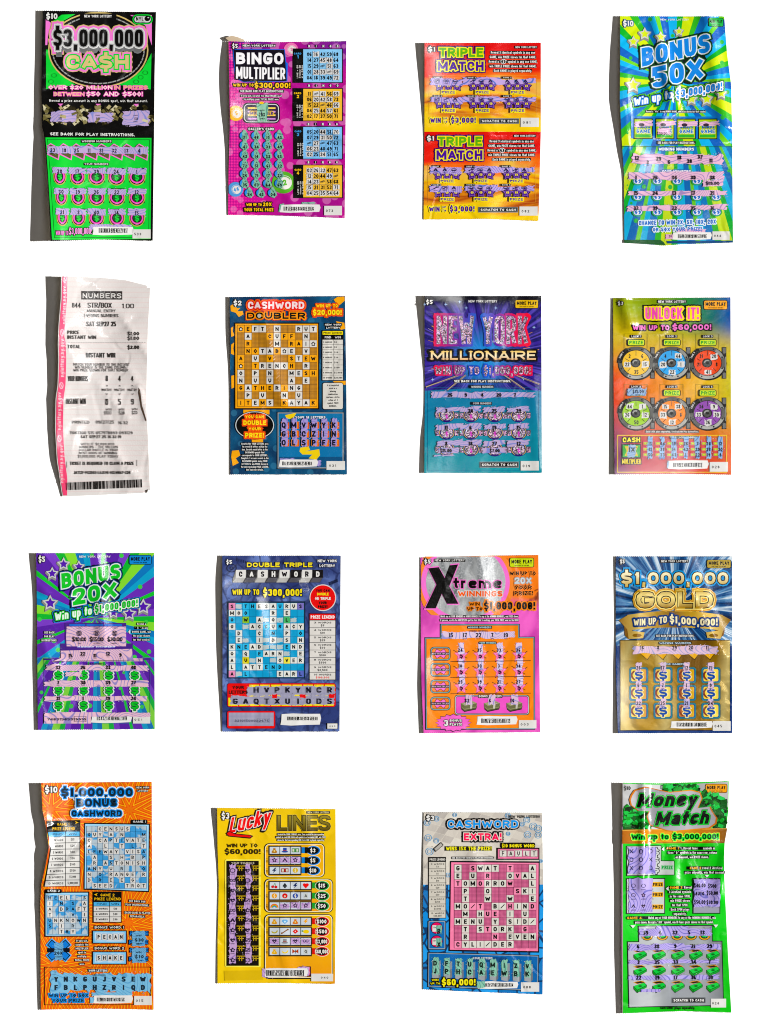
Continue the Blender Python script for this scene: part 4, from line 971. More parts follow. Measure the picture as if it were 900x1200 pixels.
for x0, y0, x1, y1 in ((108, 640, 330, 560), (250, 660, 370, 560), (620, 560, 760, 655), (640, 540, 855, 620)): part('light_beam', 1.9); LN(x0, y0, x1, y1, 9, 'b8a080'); LN(x0, y0+4, x1, y1, 3, '3a3478')
for x, y in ((238, 95), (372, 118), (568, 118), (330, 78), (100, 95), (820, 245), (152, 590), (750, 585), (190, 520)): part('sparkle', 2); STAR(x, y, 13, 'a8c4f0', .25, 4)
part('title_lettering', 2)
T('NEW YORK', 172, 166, 782, 358, '-500/622/d81c50/5a2a98/1c5ac0/5a2a98/e0184c', 2, o=[('-500/622/ee1440/b01c70/5a2aa0/1c6ad0/5a2aa0/d81458/ee1440', 13)]); T('NEW YORK', 178, 170, 778, 356, '*4', 2)
part('title_word', 3.2); T('MILLIONAIRE', 140, 400, 832, 460, '|410/424/f6c85a/f2e2c0/d88a28', 1, serif=1.1, wt=.2, o=[('1c1008', 6), ('0c0a1c', 12)]); 
part('prize_lettering', 2.4); T('WIN UP TO $1,000,000!', 168, 504, 798, 556, '*4', 2, o=[('-500/622/e0204c/c82060/1c4ab0/2a5ac8/c82060/e0184c', 9)])
price('$5', 108, 66, 152, 94); part('header_lettering', 2); T('NEW YORK LOTTERY', 388, 66, 576, 82, 'w', 1)
more_play(698, 66, 846, 118, 'e2b63a')
part('instruction_lettering', 2); OT('SEE BACK FOR PLAY INSTRUCTIONS.', 294, 592, 666, 608, 'w', 'k', 3)
HD('WINNING NUMBERS', 400, 628, 558, 648, 'c8c8cc', '22242c')
V(480, 450)
part('number_panel', 1.3); FR(118, 22, 852, 570, 2, '1a5a8a')
for y in (205, 320, 430):
    for x in (245, 405, 563, 720):
        sub('play_spot', 1.8); R(x-78, y-18, x+78, y+10, '4a5a60'); R(x-74, y-12, x-44, y+22, '*5'); K.p.h -= STEP; R(x+52, y-12, x+76, y+22, '*5')
        E(x, y, 54, 48, '1c2a78'); E(x, y, 50, 43, 'd8c050'); E(x, y, 46, 40, '2a1c6a'); E(x, y+2, 40, 33, '*3'); PG([(x-26, y+34), (x+26, y+34), (x+14, y+46), (x-14, y+46)], '2a1c6a'); T('$', x-10, y-4, x+10, y+22, 'd040c0', 2)
LV7 = '~b6a2c8/7480c4'
sub('coating_remnant', 3.6); SC(145, 44, 822, 98, LV7, 30, 14)
for j, y in enumerate((150, 262, 370)):
    for i, x in enumerate((248, 400, 560, 720)):
        SC(x-80+rnd.random()*14, y, x+(62 if i != 0 else 95)+rnd.random()*10, y+46, LV7, 9, 12, slope=-.06)
SC(190, 415, 325, 462, LV7, 8, 10); SC(478, 415, 635, 460, LV7, 8, 10); SC(160, 462, 290, 480, LV7, 8, 8)
sub('revealed_numbers', 6); NM('26 9 4 20 7'.split(), (268, 372, 480, 590, 696), 62, 84)
X4 = (243, 403, 560, 720); NM('3 28 25 29'.split(), X4, 166, 190); NM('11 6 19 15'.split(), X4, 276, 300); NM('8 18 27 12'.split(), X4, 382, 406); NM(['$15.00', '$7.00'], [240, 562], 430, 450, word=False)
HD('WINNING NUMBERS', 400, 8, 558, 30, 'c8c8cc', '22242c'); HD('YOUR NUMBERS', 412, 118, 544, 138, 'c8c8cc', '22242c')
scratch_to_cash(462, 512, 720, 552); SN('019', 732, 508, 852, 570, .1, .42)
done()
# ============================================================ 8: rainbow ticket with six vault dials
g = G('card_rainbow')
top = g.ramp(g.mt('DIVIDE', g.mt('SUBTRACT', g.x, 718.), 138.), [(0., '94a010'), (.35, '86a016'), (.6, '2f8a30'), (.85, '126a68'), (1., '1252a0')])
mid = g.ramp(g.mt('DIVIDE', g.mt('SUBTRACT', g.x, 718.), 138.), [(0., 'de4c12'), (.4, 'e68c14'), (.8, 'e0b416'), (1., 'c8bc1a')])
low = g.ramp(g.mt('DIVIDE', g.mt('SUBTRACT', g.x, 718.), 138.), [(0., '5c1060'), (.25, 'b2103e'), (.7, 'c8341a'), (1., 'dc6014')])
bs = g.mix(g.step(g.mt('ADD', g.y, g.mt('MULTIPLY', g.x, -.18)), 222, 262), top, 'c8b018'); bs = g.mix(g.step(g.y, 388, 450), bs, mid); bs = g.mix(g.step(g.y, 455, 535), bs, low); bs = g.mix(g.mt('MULTIPLY', g.step(g.noise(160., detail=4.), .5, .6), .12), bs, '5a4a1c')
bg = g.fin(bs, .2)
ticket('lottery_ticket', 'rainbow coloured ticket with six round vault dials of different colours', 'lottery ticket',
 [(349.2, 718.3), (453.8, 718.9), (555.8, 720)], [(348.5, 856), (556, 857)], [], [(790, 555.2)],
 [(350, 1.8), (400, 3), (453, 4), (557, 5.8)], bg, fold=[(730, 348, 738, 380, 5, 8), (770, 345, 774, 380, 1.4, 7)])
V(705, 340)
price('$3', 106, 76, 140, 100); part('header_lettering', 2); HD('NEW YORK LOTTERY', 366, 64, 560, 88)
more_play(676, 70, 826, 126, 'eea42a')
part('title_lettering', 2); T('UNLOCK IT!', 288, 114, 640, 192, 'f05ab0', 2, o=[('f0dc3a', 9), ('14140c', 17)], asp=.7)
part('prize_lettering', 2); T('WIN UP TO', 204, 232, 444, 264, 'f07ac8', 2, o=[('k', 7)]); T('$60,000!', 466, 226, 722, 262, 'f07ac8', 2, o=[('k', 7)])
dial = [(226, 480, 'e8bc4a', 'LOCK 1', '2 6 15 35 22', 'NNYNY'), (462, 480, '3ea0e0', 'LOCK 2', '4 44 1 22 20', 'NYYYY'), (698, 480, 'e2502c', 'LOCK 3', '31 20 8 41 21', 'NYNYN'),
        (226, 812, '9ac63c', 'LOCK 4', '44 1 12 50 26', 'YYYNY'), (462, 812, 'f08a28', 'LOCK 5', '15 38 8 12 33', 'YYNYY'), (698, 812, '8a4aa4', 'LOCK 6', '34 9 30 36 33', 'NYYYY')]
for cx, cy, c, s, nums, scr in dial:
    part('vault_dial', 1.6)
    FR(cx-78, cy-192, cx+76, cy-95, 2, '6a6a20')
    E(cx+4, cy+4, 122, 112, '1c1c1a', 30); R(cx+96, cy-104, cx+124, cy+104, '1c1c1a'); RR(cx+100, cy-100, cx+120, cy-62, 5, '6c6c6a'); RR(cx+100, cy+64, cx+120, cy+100, 5, '6c6c6a'); LN(cx+84, cy-60, cx+114, cy-10, 14, '55554f'); LN(cx+84, cy+50, cx+114, cy+10, 14, '55554f'); LN(cx+118, cy-40, cx+118, cy+50, 7, '7a7a76')
    E(cx, cy, 116, 107, '5a5a56', 30); ARC(cx, cy, 114, 105, 20, 20, 120, 'a8a8a2'); ARC(cx, cy, 114, 105, 20, 300, 340, '8c8c88'); E(cx, cy, 94, 86, '1c1c1a', 30)
    h = K.p.h
    for a in range(0, 360, 45): K.p.h = h; E(cx+104*math.cos(math.radians(a+22)), cy+96*math.sin(math.radians(a+22)), 6, 6, '26262a', 8)
    ARC(cx, cy, 122, 112, 30, 180, 240, '1c1c1a', 8)
    E(cx, cy, 90, 82, c, 30)
    h = K.p.h
    P5 = ((-42, -44), (42, -44), (60, 10), (2, 60), (-58, 10))
    for (dx, dy), q in zip(P5, scr):
        if q == 'Y': K.p.h = h; SC(cx+dx-22, cy+dy-24, cx+dx+24, cy+dy+26, 'd8d6d2', 4, 14)
    LNS([(cx, cy-80, cx, cy-48), (cx-70, cy-28, cx-46, cy-14), (cx+70, cy-28, cx+46, cy-14), (cx-56, cy+56, cx-38, cy+36), (cx+56, cy+56, cx+38, cy+36)], 3.5, '1c1c1a')
    h = K.p.h
    for (dx, dy), q in zip(P5, nums.split()): K.p.h = h; T(q, cx+dx, cy+dy-13, None, cy+dy+13, '1c1c1a', 1, asp=.72)
    sub('dial_knob', 5); E(cx-2, cy, 32, 30, '1c1c1a', 20); E(cx-2, cy, 26, 24, '4a4a48', 16); ARC(cx-2, cy, 22, 20, 8, 180, 300, '9a9a98', 8); E(cx-2, cy, 11, 10, '1c1c1a', 10)
    sub('lock_heading', 4); HD(s, cx-36, cy-185, cx+38, cy-165); RR(cx-52, cy-152, cx+54, cy-116, 8, 'c8dc3c', 'k', 5); T('PRIZE', cx-44, cy-146, cx+48, cy-122, '1f9a3a', 2, o=[('d8e850', 3)])
    T(s, cx-120, cy-58, cx-76, cy-46, 'w', 1, rot=-60)
V(705, 450)
part('coating_remnant', 6.5, 'pale blue scratched patch over a prize'); SC(170, 16, 292, 84, '~9ab4d0/5a80b8', 9, 18); T('WIN', 218, 20, 248, 32, '20283c', 1); T('$15.00', 202, 40, 278, 60, '20283c', 2); T('FIFTN', 222, 68, 254, 78, '20283c', 0)
part('instruction_lettering', 2.6); badge_text(['Each LOCK plays separately. See Back for Play Instructions.'], 465, 308, 20, 12, asp=.72)
part('lock_numbers_panel', 1.5); FR(102, 336, 826, 584, 5, 'e2c42c')
sub('panel_heading', 2.4); HD('YOUR LOCK NUMBERS', 446, 342, 630, 362)
for i, x in enumerate((322, 402, 478, 556, 634, 706, 784)):
    sub('number_column', 2.4); h = K.p.h
    for y in (392, 430, 466): K.p.h = h; RR(x-52, y-14, x+4, y+14, 6, 'd83a5a'); K.p.h = h+STEP; RR(x-46, y-8, x-18, y+8, 3, '9ac63c'); K.p.h = h+2*STEP; E(x-32, y, 6, 5, 'e8c83a', 8)
    K.p.h = h+4*STEP; SC(x-26, 348, x+22, 492, '~8fb2d8/4a72b0', 8, 14, vert=True); h = K.p.h
    for y, s in zip((394, 432, 468), ('15 31 50', '44 38 33', '19 14 43', '36 43 1', '7 39 22', '26 28 19', '12 30 9')[i].split()): K.p.h = h; T(s, x-2, y-13, None, y+11, '16203a', 2, asp=.8)
part('multiplier_box', 2); RR(136, 356, 256, 388, 5, 'k'); T('CASH', 138, 352, 254, 384, 'f0e03a', 2, o=[('k', 5)]); R(132, 396, 258, 488, 'k'); R(138, 402, 252, 482, '3aa43c'); PG([(150, 410), (240, 410), (225, 442), (240, 474), (150, 474), (165, 442)], 'd8b83a'); SC(166, 402, 230, 482, '~9ab4d0/5a80b8', 7, 12, vert=True); T('1X', 176, 418, 218, 448, 'k', 2)
T('MULTIPLIER', 134, 496, 258, 526, 'e8cc3a', 2, o=[('k', 5)])
part('coating_remnant', 2.6); SC(432, 500, 500, 560, '~9ab4d0/5a80b8')
BC(440, 502, 704, 562, 470, 656, seed=8); SN('028', 712, 514, 832, 578, .12, .42)
done()
# ============================================================ 9: purple and green sunburst ticket
g = G('card_sunburst_purple')
STP = [(0., '5a2ca0'), (.2, '7a44c0'), (.32, '30b440'), (.42, '8ad84a'), (.56, '1478b8'), (.66, '18a0c8'), (.76, '6a36b0'), (.94, '34c040')]
a = rays(g, 112, 724, STP, 6, .35, dots='4cc850'); b = rays(g, 112, 690, STP, 18, .2, dots='4cc850')
bg = g.fin(g.mix(g.step(g.y, 770, 771), a, g.mix(.16, b, '3a2a6a')), .16, coat=.8)
ticket('lottery_ticket', 'purple, green and blue sunburst ticket with tilted green lettering and purple stars', 'lottery ticket',
 [(648, 42.8), (753.8, 43.9), (855, 44.6)], [(648, 180.6), (753.8, 181), (854, 181.4)], [], [],
 [(648, 8.6), (693, 4), (753, 4.7), (768, 5.4), (856, 4)], bg, fold=[(44, 690, 80, 700, 3, 8), (118, 700, 122, 750, 2.4, 7), (48, 752, 64, 780, 2.6, 9), (112, 648, 118, 680, 1.6, 8)])
V(25, 640)
for x, y, r_ in ((205, 180, 46), (280, 118, 48), (380, 135, 44), (192, 375, 58), (608, 438, 44), (712, 445, 52), (804, 400, 58)): star3d(x, y, r_, '5428a4')
GN = '1dbb3a'
part('title_lettering', 2.6); T('BONUS', 268, 180, 654, 280, GN, 2, o=[('dfe4e0', 7), ('1a4a8a', 12), ('101c2c', 17)], rise=66, sh=-.04)
part('title_number', 3.4); T('20X', 342, 284, 634, 392, GN, 2, o=[('dfe4e0', 7), ('1a4a8a', 12), ('101c2c', 17)], rise=54, sh=-.04)
part('prize_lettering', 3.6); T('Win up to', 222, 438, 464, 492, 'e4f0e4', 2, o=[(GN, 5), ('101c2c', 10), ('1f8ad0', 14)], rise=42); T('$1,000,000!', 484, 392, 768, 438, GN, 2, o=[('e4f0e4', 6), ('101c2c', 11), ('1f8ad0', 14)], rise=42)
price('$5', 116, 68, 158, 104); part('header_lettering', 2); T('NEW YORK LOTTERY', 382, 62, 588, 76, 'w', 1)
more_play(714, 62, 856, 118, '1e88d0')
part('bonus_panel', 1.8); R(290, 506, 692, 660, '4a2c84'); R(318, 514, 422, 526, '2c6ac8'); R(430, 514, 540, 526, '2c6ac8'); R(548, 514, 664, 526, '2c6ac8')
PP = '~e2b8c8/8c80bc'
sub('coating_remnant', 2.8); PG([(300, 530), (690, 530), (692, 640), (690, 660), (300, 660), (296, 600)], PP)
sub('revealed_prizes', 6); h = K.p.h
for i, x in enumerate((385, 500, 618)):
    K.p.h = h; T('WIN', x-18, 534, x+16, 544, '3a3040', 0); K.p.h = h; RING(x, 574, 16, 18, 4, '2a2438', 12); T('$', x, 564, None, 586, '2a2438', 1)
NM(['$10.00', '$15.00', '$20.00'], (385, 500, 620), 602, 626, word=False, asp=.8); h = K.p.h
for x, s in zip((385, 500, 618), ('TEN', 'FIFTN', 'TWENTY')): K.p.h = h; T(s, x, 636, None, 646, '3a3040', 0)
part('instruction_lettering', 2); badge_text(['SEE BACK', 'FOR PLAY', 'INSTRUCTIONS.'], 186, 562, 26, 13, asp=.8)
part('rules_lettering', 2); badge_text(['Reveal a', '"  $  " in any', 'BONUS GAME, win', 'the prize shown', 'for that symbol.'], 792, 506, 26, 13, asp=.8); PG([(705, 565), (718, 548), (718, 582)], 'w')
V(25, 750)
part('number_panel', 1.5); FR(150, 125, 850, 550, 2, '1f6a8a')
PG([(258, 22), (736, 22), (736, 120), (850, 120), (850, 132), (150, 132), (150, 120), (258, 120)], '4a2c84')
T('WINNING NUMBERS', 368, 26, 618, 48, 'e8f0f0', 2, o=[('6a5ab8', 4)])
for y in (235, 332, 432):
    h = K.p.h
    for x in (246, 412, 578, 748): K.p.h = h; T('$', x-24, y-26, x+24, y+22, GN, 2, o=[('14503a', 4), ('d8e8d8', 11)])
sub('coating_remnant', 3.4); PG([(262, 70), (730, 58), (736, 120), (800, 122), (800, 140), (205, 142), (262, 118)], PP); LN(212, 141, 800, 131, 3.5, '3a3030')
SC(165, 156, 838, 204, PP, 26, 10, slope=.01); SC(290, 208, 400, 242, PP, 6, 10); SC(155, 262, 838, 312, PP, 26, 14); SC(155, 362, 826, 408, PP, 26, 14)
SC(155, 472, 850, 510, PP, 20, 8); R(152, 486, 460, 550, PP)
sub('revealed_numbers', 6); NM('15 22 11 12 9'.split(), (328, 408, 488, 574, 656), 92, 114, ys=(0, -12, 0, -12, -4)); X4 = (246, 410, 574, 742)
NM('32 26 33 40'.split(), X4, 170, 192, word=False); NM('7 30 39 27'.split(), X4, 270, 292); NM('31 1 19 24'.split(), X4, 374, 396); T('YOUR NUMBERS', 440, 152, 545, 162, '3a3040', 1)
sub('ticket_number', 6); T('74831565319910', 174, 514, 428, 530, '2a2430', 1); FR(350, 502, 430, 538, 2, '2a2430')
part('coating_edge', 2.4); PG([(165, 484), (300, 472), (330, 486)], '2a86c8')
BC(462, 486, 728, 546, 498, 692, .26, .72, seed=9); SN('051', 736, 498, 850, 550, .08, .46)
done()
# ============================================================ 10: slate blue crossword ticket
g = G('card_slate')
v = g.voro(38., feature='DISTANCE_TO_EDGE'); w1 = g.noise(40., detail=5., dist=2.)
bs = g.mix(g.step(g.noise(14., detail=3., dist=1.), .4, .62), '333f74', '6a80bc'); bs = g.mix(g.mt('MULTIPLY', g.step(w1, .52, .54), .5), bs, '28305c'); bs = g.mix(g.mt('MULTIPLY', g.step(v, .05, .02), .6), bs, '242a50')
bg = g.fin(bs, .2)
ticket('lottery_ticket', 'slate blue crossword ticket with a light blue letter grid and round red badge', 'lottery ticket',
 [(651, 260.6), (753.8, 261), (857, 260.6)], [(651, 399.3), (857, 397.9)], [], [],
 [(651, 4.8), (675, 7.6), (753, 7), (794, 4.9), (850, 1), (857, 1)], bg, fold=[(300, 700, 312, 760, 1.8, 8), (348, 680, 354, 694, 1.2, 6)])
V(245, 640)
part('title_lettering', 2); T('DOUBLE TRIPLE', 250, 108, 680, 138, 'f0dc2c', 2, o=[('1c2240', 5)])
part('letter_cubes', 2); h = K.p.h
for i, s in enumerate('CASHWORD'):
    x = 178+i*72+(0 if i < 5 else 4); wt = i % 2 == 0; K.p.h = h; f, sd = ('dcdad6', '8d8b88') if wt else ('1c1a1c', '3c3a3c')
    PG([(x, 156), (x-22, 222), (x-22, 240), (x+44, 240), (x+66, 206), (x+66, 156)], sd); PG([(x, 208), (x-20, 238), (x+42, 238), (x+62, 208)], 'b4b2ae' if wt else '55535a'); PG([(x, 156), (x+66, 156), (x+64, 208), (x-2, 208)], f)
    T(s, x+31, 166, None, 202, '1c1a1c' if wt else 'e4e2de', 2, asp=.9)
part('prize_lettering', 2); OT('WIN UP TO', 154, 284, 330, 320, 'f0dc2c', '1c2240', 5); OT('$300,000!', 356, 282, 612, 328, 'f0dc2c', '1c2240', 5)
price('$5', 114, 92, 152, 118, oc='1c2240'); part('header_lettering', 2); OT('NEW YORK', 716, 88, 842, 106, 'w', '1c2240', 3); OT('LOTTERY', 728, 120, 830, 138, 'w', '1c2240', 3)
part('red_badge', 2); E(750, 340, 88, 88, 'd8d4d0', 34); E(750, 340, 82, 82, 'e0202c', 34)
for s, y, c in (('YOU CAN', 284, 'k'), ('DOUBLE', 307, 'f0dc2c'), ('OR TRIPLE', 336, 'w'), ('YOUR', 364, 'k'), ('PRIZE!', 390, 'k')): T(s, 750, y, None, y+18, c, 2, asp=.85)
part('printed_swoosh', 1.3); RING(150, 145, 34, 28, 5, '1c2240', 16); RING(150, 145, 14, 11, 5, '1c2240', 10)
for i in range(12): K.p.h = .5; LN(180+i*12, 78+i*3.4, 183+i*12, 98+i*3.4, 3, '1c2240'); K.p.h = .5; LN(790+i*5, 238-i*2, 795+i*5, 258-i*2, 2.5, '1c2240')
part('crossword_panel', 1.6); R(120, 364, 634, 872, '1a2838')
sub('letter_grid', 2.2)
SP = {(0, 0): 'e08ab0', (0, 10): '7a70b8', (2, 2): '8ab83c', (2, 8): '4cae6a', (9+1, 0): 'e08ab0', (8, 2): 'd8cc3c', (8, 8): 'e8dc5a', (10, 10): '5a68b8'}
XW(['S THESAURUS', 'MOO   R E  ', 'O W A O L  ', 'G  ACCURACY', ' D  C N P O', ' E  I D S N', 'KNEAD   END', 'O Q EARN  E', 'A U N  OVER', 'L ATTEND   ', 'A L    EARL'], 130, 374, 626, 864, '2a9ac8', ('dcdcd6', '3fb4e0'), '1c5a80', frac=.75, ch=.56, blank='b4c0c0', bfrac=.3, special=SP)
part('prize_legend', 2); R(660, 442, 836, 884, '1a1a2a'); R(664, 446, 832, 486, 'e0202c'); T('PRIZE LEGEND', 670, 456, 828, 478, 'f4e8e8', 2); h = K.p.h
for i, (a, b) in enumerate(zip(range(3, 11), ('$5', '$10', '$25', '$50', '$100', '$500', '$2,500', '$100,000'))):
    y = 490+i*49; K.p.h = h; R(664, y, 832, y+46, 'dcd8d2'); T('%d WORDS' % a, 692, y+8, 806, y+20, '2a2a2c', 2); K.p.h -= STEP; T(b, 748, y+26, None, y+39, 'e0202c' if i == 7 else '2a2a2c', 2, asp=1.15)
V(245, 750)
part('letters_panel', 1.6); RR(122, 286, 834, 440, 14, 'e0202c', '1c2240', 2); 
for i in range(8): K.p.h = .8; R(266+i*71, 294, 266+i*71+64, 372, 'f0dc1c')
for i in range(10): K.p.h = .8; R(128+i*70, 380, 128+i*70+63, 434, 'f0dc1c')
K.p.h = 1.; T('YOUR', 156, 302, 232, 322, '1c1a1c', 2); T('LETTERS', 132, 332, 256, 354, '1c1a1c', 2)
GY = '=a4a2b4/8a88a6'
sub('coating_remnant', 2.6); SC(250, 298, 826, 372, GY, 34, 12); SC(140, 362, 826, 432, GY, 40, 12)
for i in range(7): SC(400+i*64+rnd.random()*20, 350, 430+i*64+rnd.random()*20, 388, 'e0202c' if i % 3 == 0 else GY, 3, 10)
sub('revealed_letters', 6); h = K.p.h
for i, s in enumerate('HVPKYNCR'): K.p.h = h; T(s, 314+i*69, 311, None, 347, '16182a', 1, asp=1.05)
for i, s in enumerate('GAQTXUIODS'): K.p.h = h; T(s, 176+i*69, 385, None, 421, '16182a', 1, asp=1.05)
part('ticket_number_box', 2); RR(120, 468, 436, 582, 12, 'e0202c', '1c2240', 2); R(130, 478, 426, 566, GY); T('32101500022675', 168, 524, 394, 540, '2a2c3c', 1); FR(316, 514, 398, 546, 2, '6a6c80')
BC(474, 484, 738, 562, 514, 712, .26, .58, seed=10); SN('095', 780, 550, 846, 584, .2, .6, 'k')
done()
# ============================================================ 11: pink and orange ticket with big black X
g = G('card_pink_orange')
w1 = g.noise(7., detail=3., dist=2.5); bs = g.mix(g.step(w1, .44, .5), 'f0803a', 'f49a50'); bs = g.mix(g.step(g.noise(16., detail=3., dist=2.), .6, .64), bs, '8a3c20')
pk = g.mix(g.step(g.noise(9., detail=3., dist=2.), .42, .6), 'ec6ac4', 'c84aa8')
m_ = g.mt('MAXIMUM', g.step(g.mt('ADD', g.y, g.mt('MULTIPLY', g.x, -.12)), 625, 640), g.step(g.mt('SUBTRACT', g.x, g.mt('MULTIPLY', g.y, .0)), 497, 494))
bg = g.fin(g.mix(m_, bs, pk), .2)
ticket('lottery_ticket', 'pink and orange ticket with a big black X on a silver disc', 'lottery ticket',
 [(653, 492.8), (758.8, 493.3), (803, 494), (858.8, 496.4)], [(650.3, 631), (758.8, 632), (857.6, 633)], [(572.4, 651)], [],
 [(653, 0.6), (707, .9), (758, 2.3), (803, 4.2), (860, 4.6)], bg, fold=[(560, 650, 570, 720, 1.6, 12), (497, 770, 498, 850, 1.4, 5)])
V(480, 645)
part('silver_disc', 1.2); 
g = G('brushed_silver'); f = g.noise(9., g.vec(g.x if False else g.mt('MULTIPLY', g.x, .004), g.mt('MULTIPLY', g.y, .0015)), detail=5., dist=1.5)
SIL = g.fin(g.mix(g.step(g.noise(500.), .45, .65), g.ramp(f, [(.3, '5c6064'), (.45, 'a8abad'), (.55, 'd4d6d6'), (.7, '8a8e92')]), 'b8babc'), .3, metal=.25)
def clipc(pts): return [(max(76, min(850, x)), max(40, min(428, y))) for x, y in pts]
PG(clipc(el_pts(368, 212, 322, 300, 48)), 'f08a44'); PG(clipc(el_pts(368, 212, 292, 266, 48)), 'f078cc'); PG(clipc(el_pts(370, 210, 262, 238, 48)), SIL)
part('big_letter', 2.4, 'huge black letter X outlined in pink')
XP = [(122, 118), (192, 110), (232, 182), (264, 98), (320, 92), (262, 236), (322, 352), (246, 352), (212, 286), (172, 382), (102, 382), (176, 226)]
g0 = K.p.h; PG([(212+(x-212)*1.09, 236+(y-236)*1.06) for x, y in XP], 'f078cc'); PG(XP, 'k')
part('title_lettering', 2.2); T('treme', 288, 182, 606, 250, 'k', 2, o=[('f07ac8', 5)]); T('WINNINGS', 318, 266, 612, 304, 'f2641c', 2, o=[('d8d4d0', 5)])
part('prize_lettering', 2.2); T('WIN', 394, 342, 462, 364, 'k', 2, o=[('f08a3c', 5)]); T('UP TO', 380, 374, 480, 396, 'k', 2, o=[('f08a3c', 5)]); T('$1,000,000!', 490, 340, 828, 390, 'k', 2, o=[('f08a3c', 8)])
price('$5', 96, 60, 140, 88); part('header_lettering', 2.4); HD('NEW YORK LOTTERY', 160, 54, 368, 76)
more_play(662, 52, 816, 108, 'c8d82c')
part('side_lettering', 2, 'black and silver lettering at the right edge'); T('WIN UP TO', 660, 138, 830, 164, 'k', 2, o=[('f4904a', 3)]); T('20X', 692, 178, 804, 220, 'c9ced2', 2, o=[('8a8e94', 3), ('f4904a', 6)]); T('YOUR', 692, 230, 806, 256, 'k', 2, o=[('f4904a', 3)]); T('PRIZE!', 692, 268, 814, 296, 'k', 2, o=[('f4904a', 3)])
part('rules_lettering', 2); badge_text(['Match any of YOUR NUMBERS or BONUS NUMBERS to any of the WINNING NUMBERS, win PRIZE shown.', 'If you win, scratch the MULTIPLIER spot for that ROW to multiply your TOTAL PRIZE won for that ROW.'], 460, 428, 25, 13, asp=.57)
part('play_panel', 1.5)
O_, TL_ = 'f48a38', '7aa8b0'
def step_poly(d): return [(205+d, 488+d), (722-d, 488+d), (722-d, 572+d), (822-d, 572+d), (824-d, 1178-d), (108+d, 1178-d), (104+d, 576+d), (205+d, 576+d)]
PG(step_poly(-4), 'k'); PG(step_poly(0), TL_); PG(step_poly(5), 'k'); PG(step_poly(7), O_)
sub('winning_numbers', 2); HD('WINNING NUMBERS', 378, 498, 544, 516, 'b8e0e4'); SC(212, 528, 694, 586, '~d8c0d8/8a8cc8', 22, 14); T('WINNING NUMBERS', 390, 526, 515, 536, '3a3040', 0); K.p.h += .1; NM('15 17 22 7 19'.split(), (272, 364, 454, 545, 634), 546, 572); HD('YOUR NUMBERS', 454, 600, 574, 618, 'b8e0e4')
V(480, 750)
for y in (90, 196, 306, 418):
    sub('multiplier_spot', 2); RR(140, y-42, 266, y+42, 20, TL_, 'k', 4); RR(148, y-34, 258, y+34, 14, 'e8802c', 'k', 3); T('X', 166, y-28, 240, y+28, 'f078cc', 2, o=[('k', 3)], wt=.42); R(142, y-9, 262, y+9, '2a2224'); T('ROW MULTIPLIER', 146, y-5, 258, y+5, 'd8b8c8', 1)
for j, y in enumerate((98, 203, 308)):
    for i, x in enumerate((340, 466, 594, 722)):
        sub('star_spot', 2); LNS([(x-52, y-32, x+40, y+22), (x+54, y-26, x-30, y+46)], 4, '2a1c1c'); STAR(x, y+2, 50, 'd8507c', .5); STAR(x, y+2, 44, 'f28cc0', .5); STAR(x, y+2, 30, 'e86aa8', .5); T('$', x-12, y-12, x+12, y+20, '2a1c24', 2)
        SC(x-24, y-80, x+28, y-4, '~dcc8e4/8a8cc8', 6, 12, vert=True)
        T(('24 35 33 36', '18 30 3 34', '23 39 21 27')[j].split()[i], x-6, y-44, None, y-20, '241e30', 2, asp=.8)
LNS([(270, 142, 798, 136), (270, 246, 798, 240), (270, 354, 798, 350)], 4, '2a1c14')
part('bonus_panel', 2); RR(296, 362, 790, 494, 18, 'k'); RR(300, 366, 786, 490, 16, 'c8d0d0'); RR(304, 370, 782, 486, 14, 'k'); RR(307, 373, 779, 483, 12, 'e85cc0'); HD('BONUS NUMBERS', 450, 358, 612, 382)
for x, s in ((392, '32'), (544, '6'), (692, '16')):
    sub('cash_bundle', 3)
    for dy, c in ((24, '2c2a20'), (18, '55563a'), (10, '8c8c62'), (4, '6a6a48')): PG([(x-54, 412+dy), (x+20, 396+dy), (x+52, 414+dy), (x+46, 434+dy), (x-30, 450+dy), (x-50, 434+dy)], c)
    PG([(x-54, 416), (x+20, 400), (x+52, 416), (x-28, 434)], '9a9a70'); PG([(x-10, 408), (x+4, 405), (x+22, 422), (x+18, 452), (x+6, 452), (x+8, 426)], 'c8c4b4')
    SC(x-28, 360, x+26, 426, '~d8b8d0/8a8cc8', 6, 10, vert=True); T(s, x-14, 386, None, 412, '241e30', 2, asp=.8)
part('bonus_burst', 2); bp = st_pts(288, 545, 118, .82, 16, 0); PG([(x, 545+(y-545)*.52) for x, y in [(288+(a-288)*1.03, b) for a, b in bp]], 'k'); PG([(x, 545+(y-545)*.48) for x, y in bp], 'ec6ac4')
T('3', 226, 526, 254, 566, 'w', 2, o=[('k', 4)]); T('BONUS', 264, 522, 344, 538, 'w', 2, o=[('k', 3)]); T('PLAYS!', 264, 546, 344, 564, 'w', 2, o=[('k', 3)])
BC(444, 500, 710, 560, 472, 662, seed=11); SN('003', 720, 528, 836, 582, .1, .46)
done()
